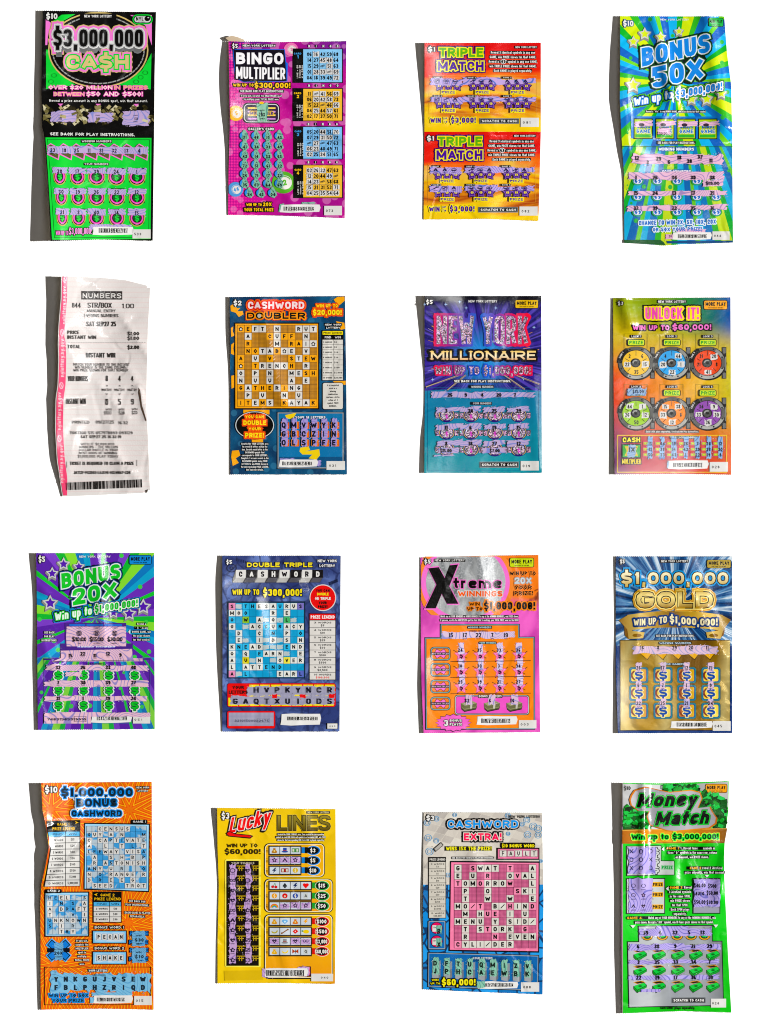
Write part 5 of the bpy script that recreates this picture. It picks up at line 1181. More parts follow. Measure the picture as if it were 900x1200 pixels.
# ============================================================ 12: gold and blue ticket
g = G('card_blue_gold')
a = g.mt('ARCTAN2', g.mt('SUBTRACT', g.y, 712.), g.mt('SUBTRACT', g.x, 790.)); f = g.noise(9., g.vec(g.mt('MULTIPLY', a, 1.), g.mt('MULTIPLY', g.x, .001)), detail=5.)
c1 = g.ramp(f, [(.34, '0e2848'), (.47, '1e4a80'), (.54, '5a8ab4'), (.6, 'd0dce4'), (.65, '3a6a9a'), (.8, '10305a')])
wx = g.mt('ADD', g.mt('MULTIPLY', g.noise(4.), .5), g.mt('MULTIPLY', g.mt('SINE', g.mt('MULTIPLY', g.x, .045)), .2))
c2 = g.ramp(wx, [(.05, '7a5a1c'), (.25, 'a07c2e'), (.38, 'cdb878'), (.46, 'a88430'), (.6, '8a661f')]); c2 = g.mix(g.step(g.noise(700.), .55, .6), c2, '8c6c28')
bg = g.fin(g.mix(g.step(g.y, 756, 757), c1, '1c3a74'), .22, coat=.3)
ticket('lottery_ticket', 'blue and gold ticket with ornate gold word above a gold ribbon', 'lottery ticket',
 [(651.8, 721.5), (753.8, 721.5), (785.6, 721.5), (858.8, 723.9)], [(651.8, 858), (858.8, 858)], [], [],
 [(652, 2.2), (730, 1), (753, 1.4), (803, 2.8), (859, 5.2)], bg, fold=[(800, 680, 850, 770, 2.6, 9), (750, 690, 746, 760, 1.6, 8), (800, 660, 820, 700, 1.6, 9)])
V(710, 645)
part('title_lettering', 2); GO = '|670/685/f4ecc8/c8ac64'
T('$1,000,000', 100, 144, 806, 222, GO, 2, o=[('2c2414', 6), ('1f94d4', 15)])
part('title_word', 2.4); T('GOLD', 200, 272, 706, 378, '|688/712/8a6418/f6e090/9a7420', 2, o=[('1a1610', 6), ('f0d880', 13), ('c88a24', 20), ('f0c860', 23)])
K.p.h += .1; h = K.p.h
LNS([(232, 300, 250, 350), (340, 300, 352, 350), (478, 280, 478, 370), (612, 285, 612, 365)], 6, 'e8d48a')
LNS([(196, 272, 240, 272), (452, 268, 506, 268), (452, 380, 520, 380), (586, 268, 640, 268), (586, 380, 640, 380)], 8, 'b08a30')
price('$5', 92, 60, 124, 86); part('header_lettering', 2); HD('NEW YORK LOTTERY', 358, 60, 546, 82)
more_play(668, 64, 822, 114, 'b49a44')
part('gold_ribbon', 2); RB = '-726/856/8a6420/d8b868/b08834/7a5818/c8a040/e0c070/8a6420'
PG([(85, 460), (140, 440), (190, 560), (150, 585), (125, 560), (120, 500)], '7a5414'); PG([(825, 458), (770, 440), (705, 560), (745, 582), (775, 560), (790, 500)], '7a5414')
tp_ = [(140+i*31.5, 425-28*math.sin(math.pi*i/20)) for i in range(21)]; PG(tp_+[(x, y+112-abs(x-455)*.03) for x, y in tp_[::-1]], RB)
PG([(85, 460), (142, 428), (172, 530), (255, 540), (245, 578), (150, 584), (140, 520)], RB); PG([(825, 458), (768, 428), (740, 528), (660, 540), (668, 576), (755, 582), (775, 520)], RB)
E(205, 560, 30, 12, '8a6420'); E(710, 560, 30, 12, '8a6420')
sub('ribbon_lettering', 3.2); T('WIN UP TO', 182, 456, 400, 500, 'ece0b4', 2, o=[('1c3a74', 10)], rise=20, arc=-4); T('$1,000,000!', 420, 436, 736, 482, 'ece0b4', 2, o=[('1c3a74', 10)], rise=-20, arc=-8)
part('instruction_lettering', 2); badge_text(['SEE BACK FOR PLAY INSTRUCTIONS.'], 456, 556, 20, 14, asp=.74)
part('number_panel', 1.4); g2 = g; R(92, 590, 820, 1188, 'k'); K.p.h -= .02
g = G('gold_panel'); wx = g.mt('ADD', g.mt('MULTIPLY', g.noise(5.), .7), g.mt('MULTIPLY', g.mt('SINE', g.mt('MULTIPLY', g.x, .06)), .12))
c2 = g.ramp(wx, [(.2, '7a581c'), (.32, 'a07a2c'), (.42, 'cdb878'), (.5, 'a88430'), (.7, '7c5c1c')]); 
GP = g.fin(c2, .22, metal=.3)
K.p.h += .06; R(96, 594, 816, 1184, GP)
V(710, 750)
sub('winning_numbers', 2.2); HD('WINNING NUMBERS', 346, 10, 566, 30, 'c8e0f0'); h = K.p.h
for x in (268, 372, 474, 580, 682): K.p.h = h; PG([(x-50, 84), (x+38, 84), (x+6, 132)], '3c2c0c'); K.p.h = h+STEP; PG([(x-44, 86), (x+34, 86), (x+4, 126)], 'e0a828')
PK12 = '~dcbcd0/9c9cc8'
SC(178, 30, 736, 98, PK12, 26, 14); K.p.h += .05; NM('16 8 29 20 11'.split(), (238, 344, 452, 560, 668), 40, 62); HD('YOUR NUMBERS', 376, 150, 520, 168, 'c8e0f0')
N12 = ('26 17 12 15', '6 7 1 9', '22 25 21 24')
for j, y in enumerate((232, 348, 466)):
    for i, x in enumerate((216, 376, 532, 692)):
        sub('coin_spot', 2.2); RR(x-62, y-52, x+62, y+52, 16, '2c7c8c', '3a2c14', 2); RR(x-54, y-44, x+54, y+44, 12, '1c4a8c'); RR(x-49, y-40, x+49, y+40, 10, '-721/858/d8a028/f0d860/c88020/f0dc70/a85a1c/e8c040/f0d860/b8701c'); ARC(x-8, y, 44, 38, 12, 110, 240, '7c3814', 12)
        T('$', x-26, y-28, x+28, y+28, '1c4a9c', 2, o=[('f0e4a0', 5)])
        SC(x-24, y-84+(4 if j else 0), x+22, y-22, PK12, 5, 10, vert=True); K.p.h += .04; NM([N12[j].split()[i]], [x-2], y-60, y-38)
BC(428, 532, 704, 582, 466, 662, .22, .78, seed=12); SN('045', 704, 534, 822, 598, .1, .42)
done()
# ============================================================ 13: orange crossword ticket with two grids
g = G('card_orange_burst')
def burst(g, cx, cy, n, ph):
    dx, dy = g.mt('SUBTRACT', g.x, cx), g.mt('SUBTRACT', g.y, cy); a = g.mt('ARCTAN2', dy, dx); d = g.mt('SQRT', g.mt('ADD', g.mt('MULTIPLY', dx, dx), g.mt('MULTIPLY', dy, dy)))
    f = g.mt('ABSOLUTE', g.mt('SUBTRACT', g.mt('FRACT', g.mt('MULTIPLY_ADD', a, n/6.2832, ph)), .5))
    return g.mt('FRACT', g.mt('ADD', g.mt('MULTIPLY', g.mt('MULTIPLY', f, d), .17), g.mt('MULTIPLY', d, .012)))
COLS = [(0., 'ea7a1e'), (.3, 'e85c1a'), (.52, 'f2c02e'), (.7, 'e8701c'), (.86, 'd8481a')]
a = g.ramp(burst(g, 152., 949., 8, .1), COLS, True); b = g.ramp(burst(g, 60., 948., 8, .4), COLS, True); c_ = g.ramp(burst(g, 150., 1082., 10, .2), COLS, True); d_ = g.ramp(burst(g, 64., 1130., 10, .7), COLS, True)
bg = g.fin(g.mix(g.step(g.y, 1010, 1014), g.mix(g.step(g.x, 105, 106), b, a), g.mix(g.step(g.x, 105, 106), d_, c_)), .2)
ticket('lottery_ticket', 'tall orange ticket with two blue and white crossword grids and bold blue title', 'lottery ticket',
 [(917, 49), (949, 50.4), (970, 55), (992, 58), (1011, 54.5), (1036, 48.9), (1060, 47.4), (1098, 47.8), (1158, 47.8), (1182.8, 48.3)],
 [(916, 177.9), (1045, 178.4), (1116, 179.9), (1182.8, 180)], [], [(120, 1181.6)],
 [(917, 15), (958, 13), (994, 17.5), (1015, 13), (1036, 7.5), (1062, 6), (1116, 4.4), (1184, 3.2)], bg, reach=.5,
 fold=[(50, 1040, 100, 990, 2.6, 4), (96, 912, 90, 950, 3, 6), (60, 1000, 62, 960, -1.4, 7), (50, 1062, 60, 1045, 2, 5)])
V(30, 905)
price('$10', 132, 92, 212, 132)
part('title_lettering', 2); T('$1,000,000', 236, 104, 706, 158, '1c2c38', 2, o=[('2c8ce0', 6), ('e4eef4', 12)], wt=.27); T('BONUS', 338, 174, 602, 226, '1c2c38', 2, o=[('2c8ce0', 6), ('e4eef4', 12)], wt=.26); T('CASHWORD', 306, 250, 634, 290, '1c2c38', 2, o=[('2c8ce0', 6), ('e4eef4', 12)], wt=.26)
part('header_lettering', 2); OT('NEW YORK', 732, 94, 814, 106, 'w', 'k', 3, 1); OT('LOTTERY', 740, 116, 808, 128, 'w', 'k', 3, 1)
part('prize_legend', 2)
LX_ = ((318, 143), (330, 144), (395, 148), (440, 160), (510, 166), (560, 156), (620, 146), (690, 134), (752, 122))
def lfx(y): return lerp_tab(LX_, y)
PG([(143, 318), (150, 318), (362, 314), (362, 752), (122, 752), (134, 690), (146, 620), (158, 560), (166, 500), (158, 430), (148, 390)], 'k')
T('GAME 1', 210, 332, 290, 350, 'f2c02e', 1); T('PRIZE LEGEND', 180, 360, 326, 380, 'f2c02e', 1); PG([(325, 320), (350, 330), (328, 340), (334, 330)], 'f2c02e')
h = K.p.h; PG([(lfx(392)+4, 392), (262, 390), (262, 420), (lfx(420)+4, 422)], '5ab0e0'); K.p.h = h; R(266, 390, 356, 420, '5ab0e0'); T('FIND', 182, 400, 246, 414, 'k', 1); K.p.h -= STEP; T('WIN', 284, 398, 336, 412, 'k', 1)
for i, (n, s) in enumerate(zip(range(3, 11), ('$15', '$20', '$30', '$50', '$100', '$500', '$5,000', '$1,000,000'))):
    y = 424+i*41; K.p.h = h; PG([(lfx(y)+6, y+2), (262, y), (262, y+37), (lfx(y+38)+6, y+39)], 'd8d6d2'); K.p.h = h; R(266, y, 356, y+37, 'd8d6d2'); T('%d WORDS' % n, lfx(y)+18, y+12, 250, y+27, '2a2828', 1); K.p.h -= STEP; T(s, 311, y+10, None, y+25, '2a2828', 1, asp=.8 if i < 6 else .62)
K.p.h = h+3*STEP
part('game_panel', 1.6, 'large crossword panel of the first game'); PG([(388, 332), (820, 338), (815, 790), (384, 774)], 'k'); PG([(394, 340), (812, 346), (808, 782), (390, 766)], 'a4d4f0')
RR(694, 312, 804, 340, 10, 'k'); T('GAME 1', 708, 318, 794, 332, 'w', 1)
sub('letter_grid', 2.4); CB = '%4498d2/b2c2cc'
XW(['  CENSUS   ', 'GUY A N   M', 'O CAPTIVATE', 'A  L  T L T', 'LEEWAY VISA', ' A  S H B P', ' R ASTONISH', 'ANY U R   O', 'N O RANGE R', 'D R E E G  ', ' SEED  TROT'], 402, 354, 797, 766, CB, ('d8d6d2', None), '1c4a70', frac=.7, ch=.62, lw=1.8, b=1)
RR(130, 768, 240, 796, 10, 'k'); T('GAME 2', 146, 773, 226, 787, 'w', 1)
V(30, 1045)
part('game_panel', 1.6, 'small crossword panel of the second game'); R(126, -2, 420, 296, 'k'); R(134, 6, 412, 288, 'a4d4f0')
sub('letter_grid', 2.4)
XW(['HEEL  S', 'I N S A', 'A DRAFT', 'T   V I', 'UNKNOWN', 'S I R  ', '  TRY  '], 143, 20, 408, 280, CB, ('d8d6d2', None), '1c4a70', frac=.7, ch=.62, lw=1.8, b=1)
part('prize_legend', 2); R(444, -2, 634, 204, 'k'); T('GAME 2', 494, 12, 586, 30, 'f2c02e', 1); T('PRIZE LEGEND', 454, 38, 628, 56, 'f2c02e', 1); PG([(476, 8), (452, 18), (474, 28), (468, 18)], 'f2c02e')
h = K.p.h; R(450, 68, 552, 92, '5ab0e0'); K.p.h = h; R(556, 68, 628, 92, '5ab0e0'); T('FIND', 470, 73, 536, 87, 'k', 1); K.p.h -= STEP; T('WIN', 564, 73, 616, 87, 'k', 1)
for i, s in enumerate(('$10', '$20', '$30')): y = 96+i*35; K.p.h = h; R(450, y, 552, y+32, 'd8d6d2'); K.p.h = h; R(556, y, 628, y+32, 'd8d6d2'); T('%d WORDS' % (i+3), 464, y+9, 542, y+22, '2a2828', 2); K.p.h -= STEP; T(s, 592, y+9, None, y+22, '2a2828', 2)
part('instruction_lettering', 2); badge_text(['SEE BACK FOR', 'PLAY INSTRUCTIONS.'], 736, 56, 24, 13, asp=.85, rise=-7); badge_text(['EACH GAME IS PLAYED', 'SEPARATELY.'], 738, 132, 24, 13, asp=.85, rise=-4)
for k, (y, wd) in enumerate(((222, 'PECAN'), (360, 'SHAKE'))):
    part('bonus_word', 2); T('BONUS WORD %d' % (k+1), 456, y+4, 648, y+20, 'w', 1, o=[('k', 5)])
    R(440, y+32, 668, y+120, 'k'); R(446, y+38, 662, y+114, '7cc0ea'); R(456, y+46, 652, y+106, '%c8dcec/a8d0ec'); h = K.p.h
    for i, s in enumerate(wd): x = 466+i*37; K.p.h = h; R(x, y+54, x+34, y+96, '3a4a58'); R(x+2, y+56, x+32, y+94, 'd8d8d6'); T(s, x+17, y+62, None, y+88, '2a2828', 2, asp=.9)
for k, y in enumerate((262, 372)):
    part('prize_spot', 2); T('PRIZE', 690, y, 808, y+24, '2a7ad0', 2, o=[('101820', 5)]); T('PRIZE', 684, y+58, 806, y+82, '2a7ad0', 2, o=[('101820', 5)]); SC(690, y-2, 800, y+96, '~6ea8cc/4a80b0', 9, 16, vert=True)
    K.p.h += .1; T(('$30', '$10')[k], 720, y+44, 780, y+66, '20303c', 2); T('WIN', 726, y+20, 764, y+32, '20303c', 1); T(('THIRTY', 'TEN')[k], 730, y+76, 766, y+86, '20303c', 1)
part('multiplier_emblem', 2, 'blue letter X rubbed off in the middle'); T('X', 150, 322, 288, 446, '2a7ad0', 2, o=[('101820', 6), ('5ab0f0', 12)], wt=.3); R(146, 370, 292, 398, '101820')
SC(186, 335, 252, 448, '~6ea8cc/4a80b0', 8, 14, vert=True); K.p.h += .1; T('20X', 190, 392, 246, 414, '20303c', 2); T('MULTIPLIER', 182, 374, 256, 384, '20303c', 0); T('TWENTY', 196, 424, 240, 432, '20303c', 0)
part('rules_lettering', 2); badge_text(['If you win,', 'scratch the', 'MULTIPLIER', 'spot to', 'multiply', 'TOTAL PRIZE', 'won.'], 372, 316, 25.5, 13, asp=.85)
part('letters_panel', 1.6); FR(124, 494, 826, 746, 4, 'k'); 
sub('coating_remnant', 2.4); SC(165, 514, 826, 680, '~7cb8d8/5a9cc8', 50, 40); SC(440, 660, 700, 690, '~7cb8d8/5a9cc8'); SC(425, 690, 460, 740, '~7cb8d8/5a9cc8', 4, 8)
sub('revealed_letters', 3.6); T('YOUR LETTERS', 416, 512, 540, 526, 'e4e4e4', 2, o=[('20303c', 3)]); T('YOUR LETTERS', 440, 544, 528, 554, '20303c', 0); h = K.p.h
for j, (rw, y) in enumerate((('YNKGUJVSEW', 575), ('FBLPHZRIQD', 630))):
    for i, s in enumerate(rw): K.p.h = h; T(s, 204+i*63.5, y-17, None, y+17, '22303c', 2, asp=.95)
part('prize_lettering', 2); T('WIN UP TO 50X', 154, 670, 412, 694, '1c2c38', 2, o=[('3a94e0', 5)]); T('YOUR PRIZE', 178, 704, 384, 728, '1c2c38', 2, o=[('3a94e0', 5)])
BC(450, 680, 706, 736, 470, 656, .3, .76, seed=13); SN('015', 716, 686, 832, 746, .1, .42)
done()
# ============================================================ 14: yellow ticket
g = G('card_yellow'); bs = g.mix(g.step(g.noise(7.), .4, .65), 'f0cc1c', 'e8be18'); bs = g.mix(g.mt('MULTIPLY', g.step(g.y, 1080, 1150), g.step(g.x, 330, 400)), bs, 'e09a20')
bg = g.fin(bs, .2)
ticket('lottery_ticket', 'yellow ticket with red script word and rows of small picture symbols', 'lottery ticket',
 [(946.2, 254.6), (993, 255), (1037, 256.4), (1103, 255), (1152, 255)], [(948, 393.2), (1053, 393.8), (1152.8, 392.5)], [], [(330, 1151.6)],
 [(946, 7.2), (980, 3.6), (1016, 1.2), (1078, 1), (1152, 1.8)], bg, fold=[(256, 1030, 275, 1045, 1.4, 6), (355, 950, 362, 985, 1.4, 6), (330, 1080, 340, 1150, 1, 9)], teeth=(.7, .5))
V(240, 940)
price('$3', 112, 68, 162, 108)
part('title_script', 2.2, 'slanting red script word with black and white edges')
T('Lucky', 158, 100, 426, 206, 'e62a20', 2, o=[('efe4dc', 5), ('26201c', 12)], sh=.2, rise=66, wt=.17); h = K.p.h
PG([(140, 205), (160, 188), (200, 205), (300, 215), (322, 222), (300, 240), (200, 230), (160, 226)], '26201c'); PG([(146, 206), (162, 194), (200, 211), (298, 220), (308, 224), (298, 232), (200, 224), (160, 220)], 'e62a20')
part('title_lettering', 2); T('LINES', 482, 88, 826, 186, '|956/973/9a8a3c/5c4c10', 2, o=[('2a2410', 4), ('c8b86a', 6)], wt=.16)
part('header_lettering', 2); HD('NEW YORK LOTTERY', 672, 58, 826, 76, 'e8e0b0', '3a3830')
part('rules_lettering', 2); badge_text(['Scratch the YOUR SYMBOLS area. Then scratch the corresponding', 'symbols in each LINE. Match all symbols in a horizontal LINE, win PRIZE', 'shown for that corresponding LINE. Each LINE is played separately.'], 632, 206, 19, 11, asp=.62)
part('prize_lettering', 2); T('WIN UP TO:', 146, 272, 356, 298, '3c3010', 1); T('$60,000!', 134, 308, 368, 342, '3c3010', 2)
part('symbols_column', 1.6); RR(134, 376, 370, 1086, 10, 'f6e86a'); R(142, 386, 356, 1078, '1c1812'); 
LNS([(x, 420+j*66, x+60, 420+j*66) for j in range(10) for x in (210, 310) ]+[(x, 436+j*66, x+40, 436+j*66) for j in range(10) for x in (218, 316)]+[(x+d, 418+j*66, x+d, 452+j*66) for j in range(10) for x in (228, 322) for d in (0, 16)], 5, 'c8a820')
T('YOUR SYMBOLS', 176, 394, 326, 408, 'c8c0a8', 1)
LV14 = '~c2a0cc/9a78b8'
def sym(x, y, k, c='2e2440', q=1.):
    h = K.p.h
    if k == 0: RING(x, y, 17*q, 15*q, 3.5, c, 12)
    elif k == 1: PG([(x-17*q, y+12*q), (x, y-15*q), (x+17*q, y+12*q), (x+9*q, y+12*q), (x, y-2), (x-9*q, y+12*q)], c)
    elif k == 2: STAR(x, y, 18*q, c, .55); K.p.h = h+STEP; STAR(x, y, 9*q, 'c2a0cc')
    elif k == 3: FR(x-17*q, y-12*q, x+17*q, y+12*q, 3.5, c); K.p.h = h; LN(x-10*q, y+7*q, x+10*q, y-7*q, 4, c)
    elif k == 4: RING(x-9*q, y, 9*q, 10*q, 3, c, 10); K.p.h = h; RING(x+9*q, y, 9*q, 10*q, 3, c, 10)
    elif k == 5: PG([(x-16*q, y-4), (x-8*q, y-13*q), (x, y-5), (x+8*q, y-13*q), (x+16*q, y-4), (x, y+15*q)], c); K.p.h = h+STEP; PG([(x-7*q, y-3), (x, y+1), (x+7*q, y-3), (x, y+8*q)], 'c2a0cc')
    K.p.h = h+2*STEP
r = random.Random(14)
for x in (186, 284):
    sub('coating_strip', 2.2); SC(x-30, 408, x+32, 1062, LV14, 50, 22, vert=True)
    sub('revealed_symbols', 4.5); h = K.p.h
    for j in range(10): K.p.h = h; sym(x, 450+j*65.5, r.randrange(6)); K.p.h = h; T('WORD', x-14, 470+j*65.5, x+14, 477+j*65.5, '3a3050', 0)
boxes = [(392, 270, 792, 500, '2c7cc8', (('bag hat bill', '$3', 318), ('scr scr scr', '$5', 384), ('bird sign coin', '$10', 450)), 3),
         (392, 504, 846, 732, '2f9a3a', (('cherry spade dog heart', '$15', 550), ('dollar apple ball letter', '$25', 618), ('rainbow scr scr scr', '$50', 684)), 4),
         (392, 738, 846, 1166, 'd8302a', (('wallet gem sack bolt', '$100', 786), ('rope bone dice lemon', '$500', 852), ('scr hat2 scr scr', '$3,000', 918), ('bell banana fly letter', '$60,000', 984)), 4)]
def icon(n, x, y):
    h = K.p.h
    C_ = dict(bag='b0782c', hat='2c4a9a', bill='4a8a4c', bird='2c3a5a', sign='9a2c2a', coin='d8b430', cherry='c82030', spade='303438', dog='203060', heart='e02828', dollar='e09a28', apple='d02828', ball='304a9a', letter='303438', wallet='d89a30', gem='6aa8d8', sack='d87a28', bolt='f0a820', rope='b8a830', bone='8a5a30', dice='d83030', lemon='e8c820', hat2='8a8a8c', bell='e8b028', banana='f0cc20', fly='a84020', rainbow='d84a3a')
    if n == 'scr': SC(x-30, y-24, x+30, y+24, LV14, 5, 10); K.p.h += .05; sym(x, y-2, r.randrange(6)); return
    c = C_[n]
    if n in ('bag', 'sack', 'bell', 'wallet'): PG([(x-8, y-14), (x+8, y-14), (x+7, y-7), (x+20, y+12), (x+12, y+18), (x-12, y+18), (x-20, y+12), (x-7, y-7)], c); E(x, y+4, 6, 6, 'e8d080', 8)
    elif n in ('hat', 'hat2'): R(x-12, y-16, x+12, y+8, c); E(x, y+9, 22, 6, c, 12); K.p.h = h+3*STEP; R(x-12, y, x+12, y+4, 'a0302a')
    elif n in ('bill', 'sign'): R(x-24, y-13, x+24, y+13, c); R(x-19, y-8, x+19, y+8, 'd8d8c0'); R(x-7, y-8, x+7, y+8, c)
    elif n in ('coin', 'ball', 'apple', 'dollar'): E(x, y, 18, 17, c, 14); T('$' if n != 'apple' else 'o', x-6, y-9, x+6, y+10, 'f0e8c8', 1)
    elif n == 'cherry': LN(x-8, y+4, x+4, y-16, 3, '3a8a30'); LN(x+8, y+6, x+4, y-16, 3, '3a8a30'); E(x-11, y+8, 10, 9, c, 10); E(x+10, y+10, 10, 9, c, 10)
    elif n == 'heart': E(x-9, y-5, 11, 10, c, 12); E(x+9, y-5, 11, 10, c, 12); PG([(x-19, y-1), (x+19, y-1), (x, y+20)], c)
    elif n == 'spade': PG([(x, y-18), (x+16, y+4), (x+8, y+10), (x+4, y+8), (x+8, y+17), (x-8, y+17), (x-4, y+8), (x-8, y+10), (x-16, y+4)], c)
    elif n == 'gem': PG([(x-12, y-12), (x+12, y-12), (x+22, y-2), (x, y+18), (x-22, y-2)], c); PG([(x-8, y-3), (x+8, y-3), (x, y+12)], 'd0e8f4')
    elif n in ('bolt', 'bird', 'dog'): PG([(x+4, y-18), (x-16, y+4), (x-3, y+3), (x-10, y+19), (x+16, y-5), (x+3, y-4), (x+14, y-18)], c)
    elif n == 'letter': R(x-14, y-18, x+14, y+18, 'c8ccc8'); T('A' if y < 700 else 'Q', x-9, y-11, x+9, y+10, c, 1)
    elif n in ('rope', 'banana', 'rainbow'):
        if n == 'rainbow':
            for i, cc in enumerate(('d84a3a', 'e8a030', '4aa04a', '4a80d0')): ARC(x, y+12, 27-i*5, 26-i*5, 5, 180, 360, cc, 10); K.p.h = h
        else: ARC(x, y-10, 24, 24, 8, 10, 150, c, 10)
    elif n == 'bone': LN(x-18, y+12, x+18, y-12, 7, c); E(x-20, y+12, 6, 6, c, 8); E(x+20, y-12, 6, 6, c, 8)
    elif n == 'dice': PG([(x-18, y), (x+2, y-16), (x+20, y), (x-2, y+17)], c); E(x, y, 4, 4, 'f0e0d8', 8)
    elif n == 'lemon': E(x+2, y+2, 20, 13, c, 12); E(x-22, y-2, 7, 5, '3a8a30', 8)
    elif n == 'fly': PG([(x, y), (x-20, y-16), (x-20, y+14)], c); PG([(x, y), (x+20, y-16), (x+20, y+14)], c); LN(x, y-12, x, y+14, 4, '2a1a14')
for n_, (x0, y0, x1, y1, cc, rws, nc) in enumerate(boxes):
    part('prize_box', 1.5); 
    RR(x0, y0, x1, y1-(4 if n_ < 2 else 0), 34, '2a2620'); RR(x0+5, y0+5, x1-5, y1-9, 30, 'f6f0d0'); RR(x0+10, y0+9, x1-10, y1-13, 26, '|%d/%d/eec01c/e89a28' % (940+y0/5.625, 940+y1/5.625) if n_ else 'f0b428')
    for j, (ics, pr, y) in enumerate(rws):
        sub('symbol_line', 2.6); w_c = 69; xe = 426+nc*w_c
        R(420, y-32, xe+4, y+32, '3a3428'); h = K.p.h
        for i in range(nc): K.p.h = h; R(428+i*w_c, y-24, 428+i*w_c+w_c-5, y+22, 'ccd4dc')
        h = K.p.h
        for i, ic in enumerate(ics.split()): K.p.h = h; icon(ic, 426+i*w_c+33, y-1)
        K.p.h = h+5*STEP; T('LINE %d' % (j+1), 398, y-5, 424, y+5, '6a5018', 0, rot=-90)
        sub('prize_button', 2.8); xb = xe+8; R(xb-2, y-22, xb+30, y+18, cc); xr = (760 if n_ == 0 else 818); R(xb+18, y-22, xb+60, y+18, '14181a'); E(xr-44, y, 48, 33, 'f0e8d8'); E(xr-44, y, 45, 30, cc); E(xr-46, y, 38, 24, '14181a'); R(xb+28, y-20, xr-50, y+16, '14181a')
        T(pr, xr-48, y-13, None, y+13, 'ece8e0', 2, asp=.62 if len(pr) > 5 else .85)
part('paper_strip', 1.3); PG([(128, 1110), (380, 1108), (384, 1170), (130, 1176)], 'd8b420')
part('coating_remnant', 2.2); SC(378, 1090, 460, 1160, LV14); R(620, 1082, 700, 1150, '26202a'); R(626, 1086, 694, 1140, 'd84a6a'); SC(610, 1076, 690, 1152, LV14, 6, 12)
BC(398, 1092, 680, 1152, 404, 652, .22, .88, seed=14); SN('040', 702, 1130, 846, 1180, .44, .34)
done()
# ============================================================ 15: blue and pink crossword ticket
g = G('card_tiles_blue')
vx = g.mt('FRACT', g.mt('MULTIPLY_ADD', g.y, .05, g.mt('MULTIPLY', g.x, .075))); vy = g.mt('FRACT', g.mt('MULTIPLY_ADD', g.x, .03, g.mt('MULTIPLY', g.y, -.11)))
tn = g.voro(60., g.vec(g.mt('FLOOR', g.mt('MULTIPLY_ADD', g.y, .05, g.mt('MULTIPLY', g.x, .075))), g.mt('FLOOR', g.mt('MULTIPLY_ADD', g.x, .03, g.mt('MULTIPLY', g.y, -.11)))), out=1)
sx = g.n.new('ShaderNodeSeparateColor'); g.t.links.new(tn, sx.inputs[0])
c1 = g.ramp(sx.outputs[0], [(0., 'dcd6ca'), (.4, 'ccc4ba'), (.7, 'b4ada6'), (1., 'e0dace')]); c1 = g.mix(g.mt('MAXIMUM', g.step(vx, .06, .02), g.step(vy, .06, .02)), c1, 'd8d0c4')
v = g.voro(55., feature='DISTANCE_TO_EDGE'); sc_ = g.n.new('ShaderNodeSeparateColor'); g.t.links.new(g.voro(55., out=1), sc_.inputs[0])
c2 = g.ramp(sc_.outputs[0], [(0., '2a86d0'), (.5, '3ea0e8'), (1., '1c6cb0')]); c2 = g.mix(g.step(v, .07, .03), c2, '123c68')
bg = g.fin(g.mix(g.step(g.y, 1036, 1037), c1, c2), .2)
ticket('lottery_ticket', 'crossword ticket with pink letter grid, grey tiled top and blue stone base', 'lottery ticket',
 [(951.6, 496.6), (993, 496), (1053, 495.7), (1103, 495.8), (1159, 496)], [(952.4, 635.2), (1053.8, 637), (1165, 635.8)], [], [(560, 1162)],
 [(951, .6), (1000, 1.2), (1053, 2.6), (1064, 2.8), (1103, .9), (1159, .9)], bg, fold=[(553, 1000, 566, 1040, 1.4, 8), (610, 1090, 636, 1100, 1.2, 6)])
V(485, 940)
for x, y, r_ in ((88, 135, 22), (150, 110, 18), (95, 235, 24), (148, 255, 18), (104, 325, 26), (270, 84, 15), (620, 88, 19), (745, 118, 22), (788, 160, 26), (820, 175, 26), (750, 215, 24), (820, 218, 22), (225, 480, 16), (838, 388, 12), (622, 208, 14), (715, 145, 16)):
    part('blue_swirl', 1.2); h = K.p.h; RING(x, y, r_, r_*.95, 2.6, '4aa4dc', 20); K.p.h = h; RING(x, y, r_*.56, r_*.54, 2.4, '4aa4dc', 14)
part('title_lettering', 2); T('CASHWORD', 222, 118, 688, 170, '2c94e0', 2, o=[('d8ccc0', 4), ('141414', 12)]); T('EXTRA!', 330, 204, 578, 252, 'f01c5c', 2, o=[('e4d8cc', 5), ('141414', 12)])
price('$3', 82, 88, 134, 118); part('header_lettering', 2); T('NEW YORK LOTTERY', 626, 86, 832, 104, '2a2826', 1)
part('bonus_lettering', 2); PG(rr_pts(570, 266, 800, 302, 12), 'k'); T('$10 BONUS WORD', 580, 276, 794, 298, 'f0e03a', 2)
part('bonus_word', 2); R(546, 300, 828, 380, 'k'); R(554, 308, 820, 372, 'e87aa0'); h = K.p.h
for i, s in enumerate('FAULT'): x = 564+i*51; K.p.h = h; R(x, 316, x+48, 360, '2a1c20'); R(x+2, 318, x+46, 358, 'e49ab4' if i % 2 else 'dcd8d0'); SC(x+4, 318, x+44, 358, 'd8d4cc', 3, 8); T(s, x+24, 324, None, 352, '2a2624', 1)
part('prize_lettering', 2); R(205, 290, 515, 320, '26241c'); T('WINS 15X THE PRIZE!', 212, 292, 510, 318, 'e8e03c', 2); LN(135, 318, 188, 272, 26, '2a2826'); LN(140, 314, 184, 276, 18, 'b0aca4'); T('"', 122, 290, 134, 304, '26241c', 1); T('"', 190, 290, 202, 304, '26241c', 1)
part('instruction_lettering', 2); badge_text(['SEE BACK FOR COMPLETE PLAY INSTRUCTIONS.'], 388, 361, 20, 11, asp=.78)
